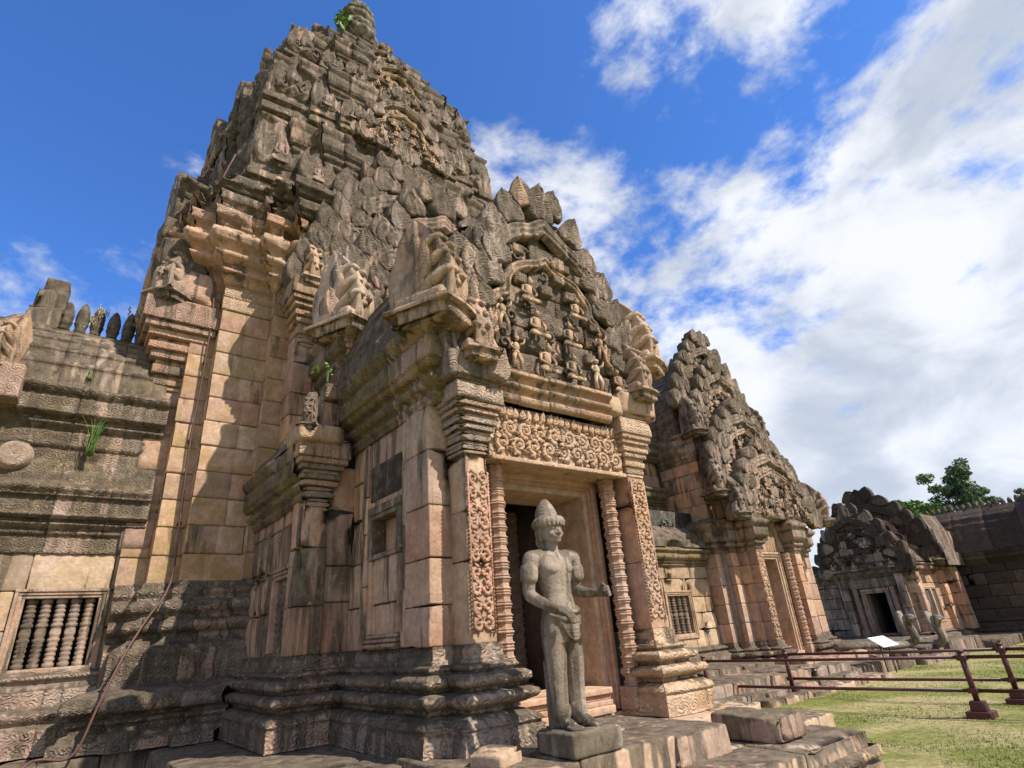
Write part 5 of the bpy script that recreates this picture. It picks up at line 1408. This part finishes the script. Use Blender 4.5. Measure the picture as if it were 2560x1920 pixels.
# ================================================================ statue in the doorway
def build_statue():
    sx, sy, sz = 3.76, 4.19, .83
    root = thing('statue', 'standing grey sandstone guardian figure with coiled hair in front of the doorway', 'statue', (sx, sy, sz-.20))
    tn = (.3, .25, .2)
    m = MB()
    def E(c, r, M=None, nu=18, nv=12): ellip(m, c, r, tn, (0, 0, 0), nu, nv, M)
    def T(pts, rr, n=14, k=5):
        p = crom(pts, k); r_ = np.interp(np.linspace(0, len(pts)-1, len(p)), range(len(pts)), rr)
        tube(m, p, r_, tn, (0, 0, 0), n); E(p[0], (r_[0],)*3); E(p[-1], (r_[-1],)*3)
    # torso
    def ring(zr, n=28):                                        # elliptical sections z, rx, ry, cy
        V = []; th = np.arange(n)/n*2*math.pi
        for z, rx, ry, cy in zr:
            c, s_ = np.cos(th), np.sin(th)
            V.append(np.stack([rx*np.sign(c)*np.abs(c)**.9, cy+ry*np.sign(s_)*np.abs(s_)**.9, np.full(n, z)], 1))
        k = len(zr)
        V.append(np.array([[0, zr[0][3], zr[0][0]], [0, zr[-1][3], zr[-1][0]]]))
        F = [(i*n+j, i*n+(j+1) % n, (i+1)*n+(j+1) % n, (i+1)*n+j) for i in range(k-1) for j in range(n)]
        m.add(np.concatenate(V), np.array(F), tn)
        tr = [(k*n, (j+1) % n, j) for j in range(n)] + [(k*n+1, (k-1)*n+j, (k-1)*n+(j+1) % n) for j in range(n)]
        m.f.append(np.array(tr)+(m.n-(k*n+2)))
    ring([(.66, .17, .125, 0), (.74, .185, .13, 0), (.84, .18, .13, -.005), (.93, .160, .125, -.01), (1.0, .148, .112, -.01), (1.07, .142, .10, -.005), (1.15, .155, .105, 0), (1.24, .178, .118, 0), (1.32, .195, .12, .0), (1.385, .20, .105, .005), (1.425, .165, .08, .01), (1.45, .10, .065, .01), (1.47, .06, .06, .01)])
    E((-.075, -.075, 1.285), (.085, .05, .06)); E((.075, -.075, 1.285), (.085, .05, .06))
    T([(0, .01, 1.44), (0, .0, 1.53)], [.068, .062])
    T([(-.15, .01, 1.41), (-.235, .01, 1.385)], [.06, .075]); T([(.15, .01, 1.41), (.235, .01, 1.385)], [.06, .075])
    # right arm (its own right, left in the picture)
    T([(-.245, .01, 1.375), (-.272, .02, 1.25), (-.275, .04, 1.12), (-.270, .03, 1.07)], [.074, .064, .056, .056])
    T([(-.270, .03, 1.07), (-.245, -.08, 1.00), (-.19, -.19, .945)], [.056, .050, .036])
    T([(.245, .01, 1.375), (.272, .02, 1.25), (.275, .045, 1.14), (.270, .04, 1.09)], [.074, .064, .056, .056])
    T([(.270, .04, 1.09), (.275, -.10, 1.055), (.275, -.25, 1.045)], [.056, .047, .035])
    for s_, z in ((-1, 1.255), (1, 1.255)):                    # arm bands
        T([(s_*.268, .02, z+.028), (s_*.273, .022, z-.028)], [.081, .079], 16, 2)
    # legs, wrapped in a long plain cloth
    for s_ in (-1, 1):
        T([(s_*.090, 0, .70), (s_*.096, -.005, .50), (s_*.097, .005, .36), (s_*.096, .01, .17)], [.103, .092, .084, .076], 20)
        T([(s_*.092, .015, .17), (s_*.092, .02, .075)], [.058, .055], 16)
        T([(s_*.092, .0, .145), (s_*.092, .0, .125)], [.082, .082], 18, 2)
        T([(s_*.092, .04, .05), (s_*.096, -.05, .055), (s_*.104, -.145, .032)], [.050, .047, .034], 16)
        T([(s_*.088, -.08, .05), (s_*.118, -.14, .03)], [.035, .028], 12)
        for q, (ox, ln, rr) in enumerate(((-.030, .215, .019), (-.008, .220, .015), (.012, .212, .014), (.031, .200, .013), (.048, .183, .012))):
            xx = s_*(.104 + (ox if s_ > 0 else ox)); 
            T([(xx, -.13, .030), (xx+s_*.004, -ln-.0, .018)], [rr*1.1, rr], 10, 3)
    T([(0, .10, .62), (0, .11, .02)], [.05, .05], 10)
    T([(-.10, .085, .5), (-.10, .09, .03)], [.05, .05], 10); T([(.10, .085, .5), (.10, .09, .03)], [.05, .05], 10)
    # hands
    def hand(P, out, side, upv, curl, sc=1.0):
        """P wrist, out = finger direction, side = towards the thumb, upv = back of the hand"""
        P = np.array(P); o = np.array(out, float); o /= np.linalg.norm(o); s_ = np.array(side, float); s_ -= o*(s_@o); s_ /= np.linalg.norm(s_); u_ = np.array(upv, float); u_ -= o*(u_@o)+s_*(u_@s_); u_ /= np.linalg.norm(u_)
        for k in range(4):
            off = s_*(.030-.020*k)*sc
            T([P+off*.6, P+off+o*.075*sc], [.021*sc, .0165*sc], 10, 3)
            b = P+off*1.05+o*.078*sc; L_ = [.066, .076, .070, .054][k]*sc
            c1 = curl[k]
            d1 = o*math.cos(c1)-u_*math.sin(c1); d2 = o*math.cos(c1*1.9)-u_*math.sin(c1*1.9)
            T([b, b+d1*L_*.55, b+d1*L_*.55+d2*L_*.55], [.0145*sc, .013*sc, .0105*sc], 9, 4)
        t0 = P+s_*.028*sc+o*.015*sc
        T([t0, t0+s_*.030*sc+o*.030*sc-u_*.012*sc, t0+s_*.022*sc+o*.066*sc-u_*.034*sc], [.020*sc, .017*sc, .012*sc], 10, 4)
    hand((-.17, -.215, .935), (.35, -.62, -.45), (.8, .2, .2), (-.4, -.6, .7), (.35, .38, .42, .5), 1.08)
    hand((.275, -.275, 1.045), (.05, -1, .05), (-.2, 0, 1.0), (1, 0, .15), (.95, 1.0, 1.05, 1.1), 1.1)
    # head
    nh0 = len(m.v)
    E((0, -.012, 1.625), (.083, .098, .122), nu=24, nv=16); E((0, -.028, 1.575), (.066, .078, .07)); E((0, -.085, 1.535), (.028, .025, .022))
    E((0, .04, 1.63), (.098, .095, .12)); E((0, .075, 1.55), (.085, .055, .085))
    T([(0, -.098, 1.655), (0, -.116, 1.618), (0, -.120, 1.603)], [.010, .015, .018], 10)
    for s_ in (-1, 1):
        E((s_*.014, -.108, 1.599), (.012, .014, .010)); E((s_*.034, -.090, 1.646), (.021, .013, .011)); T([(s_*.010, -.108, 1.668), (s_*.036, -.101, 1.676), (s_*.062, -.078, 1.668)], [.006, .007, .006], 8)
        T([(s_*.090, .01, 1.665), (s_*.095, .012, 1.62), (s_*.090, .012, 1.55)], [.017, .013, .018], 10)
        E((s_*.045, -.068, 1.60), (.03, .03, .035))
    T([(-.030, -.098, 1.572), (0, -.110, 1.569), (.030, -.098, 1.572)], [.007, .011, .007], 9); T([(-.024, -.096, 1.558), (0, -.107, 1.554), (.024, -.096, 1.558)], [.007, .011, .007], 9)
    # curled fringe, coiled cone of hair
    for q in range(22):
        an = q/22*2*math.pi
        c, s2 = math.cos(an), math.sin(an)
        front = max(0, -s2)
        E((.102*c, .008+.112*s2, 1.705+.016*front), (.034, .034, .040+.010*front), None, 10, 8)
        T([(.113*c, .128*s2, 1.675), (.112*c, .126*s2, 1.745)], [.009, .009], 7, 2)
    ring([(1.66, .10, .11, .01), (1.72, .108, .118, .01), (1.76, .10, .105, .015), (1.79, .08, .085, .02)])
    rz_ = [(1.775, .090), (1.803, .088), (1.831, .080), (1.857, .069), (1.880, .055), (1.900, .041), (1.917, .027), (1.930, .014)]
    for z, r_ in rz_:
        p = [(r_*math.cos(a)*.86, .025+r_*math.sin(a)*.86, z) for a in np.linspace(0, 2*math.pi, 20)]
        tube(m, p, .0165, tn, (0, 0, 0), 8); E((0, .025, z), (r_*.9, r_*.9, .02))
    for q in range(nh0, len(m.v)): m.v[q] = (m.v[q]-np.array([0, 0, 1.5]))*np.array([1.15, 1.12, 1.0])+np.array([0, -.005, 1.5])
    # necklace
    for (rx, ry, z0, dz_, rr) in ((.125, .075, 1.40, .045, .010), (.155, .098, 1.375, .075, .011)):
        T([(rx*math.sin(a), .005-ry*math.cos(a)-.012, z0-dz_*math.cos(a)) for a in np.linspace(-1.35, 1.35, 9)], [rr*1.5]*9, 8, 3)
    for a in np.linspace(-1.1, 1.1, 13): E((.165*math.sin(a), -.105*math.cos(a)-.004, 1.368-.092*math.cos(a)), (.011, .010, .020), None, 8, 6)
    # waist cloth: folded pouch and flap
    T([(-.17, -.06, .965), (-.08, -.135, .925), (.03, -.145, .905), (.12, -.115, .915), (.165, -.04, .945)], [.018, .020, .022, .020, .018], 12)
    T([(-.165, -.075, .90), (-.06, -.150, .845), (.04, -.158, .828), (.13, -.12, .845)], [.014, .024, .026, .016], 12)
    T([(-.165, .0, .98), (-.14, .09, 1.0), (0, .115, 1.0), (.14, .09, .99), (.165, 0, .96)], [.016]*5, 10)
    n0 = 10
    for q in range(7):                                         # flap
        t = q/6; w = .105-.055*t; z = .86-.165*t
        T([(-w+.01, -.122-.018*math.sin(t*3), z), (.015, -.150-.012*math.sin(t*3), z-.012), (w+.02, -.122-.018*math.sin(t*3), z)], [.017, .020, .017], 9, 4)
    T([(-.10, -.13, .835), (-.035, -.15, .70), (.03, -.155, .685), (.075, -.145, .70), (.125, -.125, .835)], [.012]*5, 8)
    V = np.concatenate(m.v)
    me = m.build('tmp', STATUE)
    md = me.modifiers.new('r', 'REMESH'); md.mode = 'VOXEL'; md.voxel_size = .0062; md.use_smooth_shade = True
    sm = me.modifiers.new('s', 'SMOOTH'); sm.iterations = 2; sm.factor = .5
    dg = bpy.context.evaluated_depsgraph_get()
    me2 = bpy.data.meshes.new_from_object(me.evaluated_get(dg))
    bpy.data.objects.remove(me)
    nv = len(me2.vertices); co = np.empty(nv*3, np.float32); me2.vertices.foreach_get('co', co); co = co.reshape(-1, 3).astype(float)
    nm = np.empty(nv*3, np.float32); me2.vertices.foreach_get('normal', nm); nm = nm.reshape(-1, 3)
    co += nm*(fbm(co, 11, 4)*.0030 + fbm(co, 45, 3)*.0014 - np.maximum(fbm(co+3, 6, 3)-.3, 0)*.02)[:, None]
    me2.vertices.foreach_set('co', co.astype(np.float32).ravel())
    me2.materials.clear(); me2.materials.append(STATUE); me2.name = 'figure'
    o = bpy.data.objects.new('figure', me2); S.collection.objects.link(o); o.parent = root; o.location = (0, 0, .20); o.scale = (1.07, 1.05, 1.01); o.rotation_euler = (0, -.028, 0)
    o['label'] = 'grey stone standing figure, one fist held forward, other hand on the waist cloth'
    mb = MB()
    rbox(mb, (sx-.27, sy-.30, sz-.175), (sx+.30, sy+.22, sz+.008), (.28, .24, .19), (.72, 0, 0), .025, .010, .05, 5, chip=.08)
    mb.build('pedestal', STONE, root)
    mb = MB(); rbox(mb, (sx-.12, sy-.28, .33), (sx+.02, sy-.05, sz-.16), tint(ORNG), (.2, 0, 0), .03, .02, .06, 5, chip=.1); rbox(mb, (sx+.05, sy-.24, .33), (sx+.27, sy+.1, sz-.16), tint(GREY), (.7, 0, 0), .03, .02, .06, 5)
    rbox(mb, (sx-.27, sy-.1, .33), (sx+.27, sy+.22, sz-.165), tint(GREY), (.75, 0, 0), .03, .02, .08, 5)
    mb.build('footing', STONE, root)
build_statue()

# ================================================================ rail fences
def fence(name, pts, label, zb=0.0, ext=None):
    root = thing(name, label, 'fence', (pts[0][0], pts[0][1], 0), 'dark red rail fences on the lawn')
    for (x, y) in pts:
        b = MB()
        rbox(b, (x-.16, y-.16, -.03), (x+.16, y+.16, .07), (.1, .02, .02), (0, 0, 0), .012, .002, .2); b2 = MB()
        rbox(b, (x-.10, y-.10, .07), (x+.10, y+.10, .20), (.1, .02, .02), (0, 0, 0), .010, .002, .2, taper=.12)
        tube(b, [(x, y, .18), (x, y, .86)], .040, (.1, .02, .02), (0, 0, 0), 14)
        tube(b, [(x, y, .855), (x, y, .885)], .048, (.1, .02, .02), (0, 0, 0), 14)
        for z in (.30, .74): rbox(b, (x-.055, y-.065, z), (x+.055, y+.065, z+.07), (.1, .02, .02), (0, 0, 0), .008, .001, .2)
        b.build('post', RED, root)
    for i in range(len(pts)-1):
        (x0, y0), (x1, y1) = pts[i], pts[i+1]
        for z in (.335, .79):
            b = MB(); tube(b, [(x0, y0, z), ((x0+x1)/2, (y0+y1)/2, z-.008), (x1, y1, z)], .026, (.1, .02, .02), (0, 0, 0), 10); b.build('rail', RED, root)
    return root
fence('rail_fence', [(11.14, 8.1), (11.27, 3.50), (11.35, -1.0), (11.4, -5.5)], 'nearer of the two parallel dark red rail fences, with stepped post bases')
fence('rail_fence', [(12.62, 7.1), (12.80, 3.38), (12.9, -1.0), (13.0, -5.5)], 'farther of the two parallel dark red rail fences on the grass')

# ================================================================ information sign
sg = thing('information_sign', 'two tilted white information panels on thin dark posts, on the lawn before the gatehouse', 'sign', (17.35, 7.0, 0))
for k, x in enumerate((17.12, 17.62)):
    mb = MB(); tube(mb, [(x, 7.0, 0), (x, 7.02, .70)], .016, (.03,)*3, (0, 0, 0), 8); mb.build('post', METAL, sg)
    mb = MB(); M = np.array([[1, 0, 0], [0, math.cos(.6), -math.sin(.6)], [0, math.sin(.6), math.cos(.6)]])
    mb.M = (M, np.array([x, 7.0, .74])); rbox(mb, (-.235, -.20, -.012), (.235, .20, .012), (.7, .7, .7), (0, 0, 0), .005, 0, .3); mb.build('panel', WHITE, sg)
mb = MB(); tube(mb, [(17.0, 7.02, .66), (17.75, 7.02, .66)], .012, (.03,)*3, (0, 0, 0), 8); mb.build('crossbar', METAL, sg)

# ================================================================ lightning cable down the tower
cb = MB()
cpts = [(1.30, 10.50, 11.5), (.98, 10.55, 9.9), (1.05, 10.5, 9.0), (1.33, 10.45, 7.9), (1.38, 10.50, 6.5), (1.36, 10.52, 5.0), (1.40, 10.50, 3.6), (1.40, 10.42, 2.68), (1.12, 10.08, 2.12), (.90, 9.80, 1.66), (.72, 9.62, 1.12), (.56, 9.55, .64), (.25, 9.60, .64), (.12, 9.50, .60), (-.1, 9.3, .32)]
tube(cb, crom(cpts, 6), .016, (.1, .05, .04), (0, 0, 0), 7)
o_ = cb.build('lightning_cable', CABLE, None, True, (1.0, 10, .6)); tag(o_, 'thin rusty red lightning cable running down the tower wall to the base', 'cable')
for p in cpts[1:12]:
    b = MB(); rbox(b, (p[0]-.03, p[1]-.0, p[2]-.025), (p[0]+.03, p[1]+.09, p[2]+.025), (.05,)*3, (0, 0, 0), .008, 0, .1)
    b.build('clamp', METAL, o_)

# ================================================================ plants
def leafmat(name, c1, c2):
    m = bpy.data.materials.new(name); m.use_nodes = True; t = m.node_tree; bs = t.nodes['Principled BSDF']
    geo = N(t, 'ShaderNodeNewGeometry'); n = noise(t, geo.outputs['Position'], 1.4, 4, .6)
    at = N(t, 'ShaderNodeAttribute', attribute_name='tint')
    sp = N(t, 'ShaderNodeSeparateColor'); L(t, at.outputs['Color'], sp.inputs[0])
    mx = N(t, 'ShaderNodeMix', data_type='RGBA'); L(t, maprange(t, math_n(t, 'ADD', math_n(t, 'MULTIPLY', n, .5), math_n(t, 'MULTIPLY', sp.outputs[0], .5)), .25, .75), mx.inputs['Factor'])
    mx.inputs['A'].default_value = (*c1, 1); mx.inputs['B'].default_value = (*c2, 1); L(t, mx.outputs['Result'], bs.inputs['Base Color'])
    bs.inputs['Roughness'].default_value = .6; bs.inputs['Subsurface Weight'].default_value = 0
    return m
LEAF = leafmat('tree_leaves', (.045, .085, .03), (.15, .21, .085)); LEAF2 = leafmat('young_leaves', (.07, .14, .02), (.16, .25, .05)); DRY = leafmat('dry_grass', (.25, .2, .1), (.42, .34, .18)); GRASS = leafmat('grass_blades', (.12, .17, .03), (.32, .30, .10))
BARK = flat_mat('bark', (.10, .075, .05), .95, 0, .3, 6)
def leafcloud(mb, c, r, n, size, g):
    c = np.array(c, float)
    d = g.normal(size=(n, 3)); d /= np.linalg.norm(d, axis=1, keepdims=True)
    rad = g.random(n)**.35
    P = c + d*rad[:, None]*np.array(r)
    a = g.normal(size=(n, 3)); a /= np.linalg.norm(a, axis=1, keepdims=True)
    b = np.cross(a, g.normal(size=(n, 3))); b /= np.linalg.norm(b, axis=1, keepdims=True)
    s_ = size*(.6+.8*g.random(n))[:, None]
    V = np.stack([P-a*s_, P-b*s_*.5, P+a*s_, P+b*s_*.5], 1).reshape(-1, 3)
    F = np.arange(4*n).reshape(-1, 4)
    tt = np.repeat(g.random(n), 4); mb.add(V, F, np.stack([tt, tt, tt], 1))
def tree(name, x, y, h, rad, label, seed, clusters=26, n=520, size=.22, group=None, zb=0, mat=None):
    g = np.random.default_rng(seed); r_ = random.Random(seed)
    root = thing(name, label, 'tree', (x, y, zb), group)
    tk = MB(); tips = []
    tube(tk, crom([(x, y, zb), (x+.2, y, zb+h*.25), (x-.1, y+.2, zb+h*.5), (x, y, zb+h*.8)], 5), np.linspace(h*.035, h*.008, 16), (.2, .15, .1), (0, 0, 0), 9)
    for k in range(clusters):
        an = r_.uniform(0, 6.28); el = r_.uniform(-.2, 1.35); q = r_.uniform(.55, 1)
        p = np.array([x+math.cos(an)*math.cos(el)*rad*q, y+math.sin(an)*math.cos(el)*rad*q, zb+h*.52+math.sin(el)*(h*.46)*q])
        tips.append(p)
        z0 = zb+h*r_.uniform(.25, .6)
        tube(tk, crom([(x, y, z0), ((x+p[0])/2, (y+p[1])/2, (z0+p[2])/2+.3), p], 3), np.linspace(h*.012, h*.002, 7), (.2, .15, .1), (0, 0, 0), 5)
    tk.build('trunk', BARK, root)
    lf = MB()
    for p in tips:
        for w in range(3):
            cc = p+g.normal(size=3)*rad*.10; leafcloud(lf, cc, rad*np.array([.20, .20, .12])*r_.uniform(.7, 1.25), n//3, size, g)
    lf.build('crown', mat or LEAF, root, smooth=False)
tree('tree', 56, 13.9, 12.0, 3.0, 'large broad leafy green tree rising behind the gallery roof', 3, 34, 420, .13)
tree('tree', 54, 16.6, 9.4, 3.0, 'lower bushy green tree just left of the large tree behind the gallery', 5, 34, 600, .17, mat=LEAF)
tree('tree', 46, 13.3, 8.3, 2.4, 'bright yellow-green low tree peeping over the gatehouse roof', 8, 24, 500, .14, mat=LEAF2)
tree('tree', 56, 9.6, 9.3, 1.3, 'small thin-crowned tree behind the row of finials at the right', 6, 16, 260, .13)
def tuft(name, x, y, z, h, n, label, mat, spread=.35, cat='weed', seedheads=0, wdt=.006):
    r_ = random.Random(int(x*100+z*10)); mb = MB()
    for k in range(n):
        an = r_.uniform(0, 6.28); l_ = h*r_.uniform(.4, 1); sp_ = spread*l_*r_.uniform(.2, 1)
        p = [(x+r_.uniform(-.05, .05), y+r_.uniform(-.05, .05), z), (x+math.cos(an)*sp_*.4, y+math.sin(an)*sp_*.4, z+l_*.6), (x+math.cos(an)*sp_, y+math.sin(an)*sp_, z+l_*(.95 if r_.random() < .5 else .7))]
        c = r_.random()
        tube(mb, crom(p, 3), np.linspace(wdt, wdt*.25, 7), (c, c, c), (0, 0, 0), 4)
        if k < seedheads:
            e = np.array(p[-1])
            for q in range(10): ellip(mb, e+np.array([r_.uniform(-.03, .03), r_.uniform(-.03, .03), -.25*q/10*l_]), (.012, .012, .02), (c, c, c), (0, 0, 0), 5, 4)
    o = mb.build(name, mat, None, True, (x, y, z)); return tag(o, label, cat)
tuft('grass_tuft', .03, 10.72, 4.62, .95, 34, 'bright green grass tuft on the ledge of the left wall', LEAF2)
tuft('grass_tuft', -.22, 10.75, 5.9, .30, 14, 'small sparse green weed on the left roof slope', LEAF2)
tuft('grass_stalks', -.35, 12.0, 7.25, 1.05, 9, 'tall dry grass stalks between the finials at the upper left', DRY, .3, 'weed', 9, .007)
tuft('grass_stalks', .12, 12.0, 7.2, .9, 6, 'short dry grass stalks beside the tower, right end of the finial row', DRY, .5, 'weed', 6, .007)
tuft('grass_tuft', 4.6, 9.1, 11.9, .9, 26, 'straw-coloured dry grass hanging on the upper gable of the tower', DRY, .4)
tuft('grass_tuft', 2.9, 8.4, 6.3, .7, 12, 'dry grass clump by the middle serpent head', DRY, .4)
tuft('grass_tuft', 5.2, 9.9, 14.0, .7, 30, 'brown grass clump on a ledge halfway up the tower', DRY, .5)
def bush(name, c, r, n, size, label, mat=LEAF2):
    mb = MB(); g = np.random.default_rng(int(abs(c[0]*37+c[2]*11))); 
    for q in range(4): leafcloud(mb, np.array(c)+g.normal(size=3)*np.array(r)*.5, np.array(r)*.7, n//4, size, g)
    tube(mb, [(c[0], c[1], c[2]-r[2]*1.5), c], .015, (.3, .3, .3), (0, 0, 0), 5)
    o = mb.build(name, mat, None, False, c); tag(o, label, 'plant')
bush('leafy_plant', (4.25, 13.0, 21.7), (.32, .25, .38), 90, .13, 'bright green leafy plant sprouting beside the crown of the tower')
bush('leafy_plant', (4.2, 11.4, 17.1), (.25, .2, .25), 60, .07, 'small green sprig in a joint high on the tower face')
bush('leafy_plant', (7.3, 6.6, 6.0), (.3, .25, .3), 90, .05, 'dark green sprig behind the right end of the porch pediment', LEAF)
bush('leafy_plant', (13.6, 10.6, 4.2), (.55, .25, .2), 160, .06, 'low green weeds on the black aisle roof of the right hall', LEAF)
bush('leafy_plant', (2.75, 7.95, 5.6), (.10, .10, .15), 30, .04, 'tiny green fern under the middle serpent head')

def grass():
    g = np.random.default_rng(4); n = 110000
    u = g.random(n)
    x = 6.5+ (g.random(n)**1.6)*22; y = -1 + g.random(n)*9.5
    keep = ~((x < 8.5) & (y > 3.1)) & ~((y > 6.6) & (x > 9.3) & (x < 16.8)) & (y < 7.6)
    cl = vnoise(np.stack([x*1.7, y*1.7, x*0], 1)); keep &= (g.random(n) < .35+.9*cl)
    x, y = x[keep], y[keep]; n = len(x)
    an = g.random(n)*6.28; h = (.004+.012*g.random(n))*(1+.4*cl[keep]); w = .003+.003*g.random(n)+ .0004*x
    lx, ly = (g.random(n)-.5)*.05, (g.random(n)-.5)*.05
    gp = np.stack([x, y, x*0], 1); near = np.clip(1 - np.hypot(x-10, y-2)/60, 0, 1)
    gz = fbm(gp, 0.35, 3)*0.045*near - 0.02 + 0.05*np.exp(-((y-6.2-0.1*(x-11))/0.35)**2)*np.clip((x-9)/3, 0, 1)*np.clip((15-x)/3, 0, 1)
    z0 = gz - .012; h = gz + .008 + .018*g.random(n)*(1+.5*cl[keep]) - .02
    V = np.stack([np.stack([x-w*np.cos(an), y-w*np.sin(an), z0], 1), np.stack([x+w*np.cos(an), y+w*np.sin(an), z0], 1), np.stack([x+lx, y+ly, h+.02], 1)], 1).reshape(-1, 3)
    mb = MB(); tt = np.repeat(np.clip(.5+.6*cl[keep]+.3*(g.random(n)-.5), 0, 1), 3)
    mb.add(V, np.arange(3*n).reshape(-1, 3), 1-np.stack([tt, tt, tt], 1))
    o = mb.build('grass', GRASS, None, False); tag(o, 'short patchy green and straw-coloured lawn grass', 'grass', None, 'stuff')
grass()
print('antefixes', nante, 'faces', sum(len(o.data.polygons) for o in S.objects if o.type == 'MESH'))
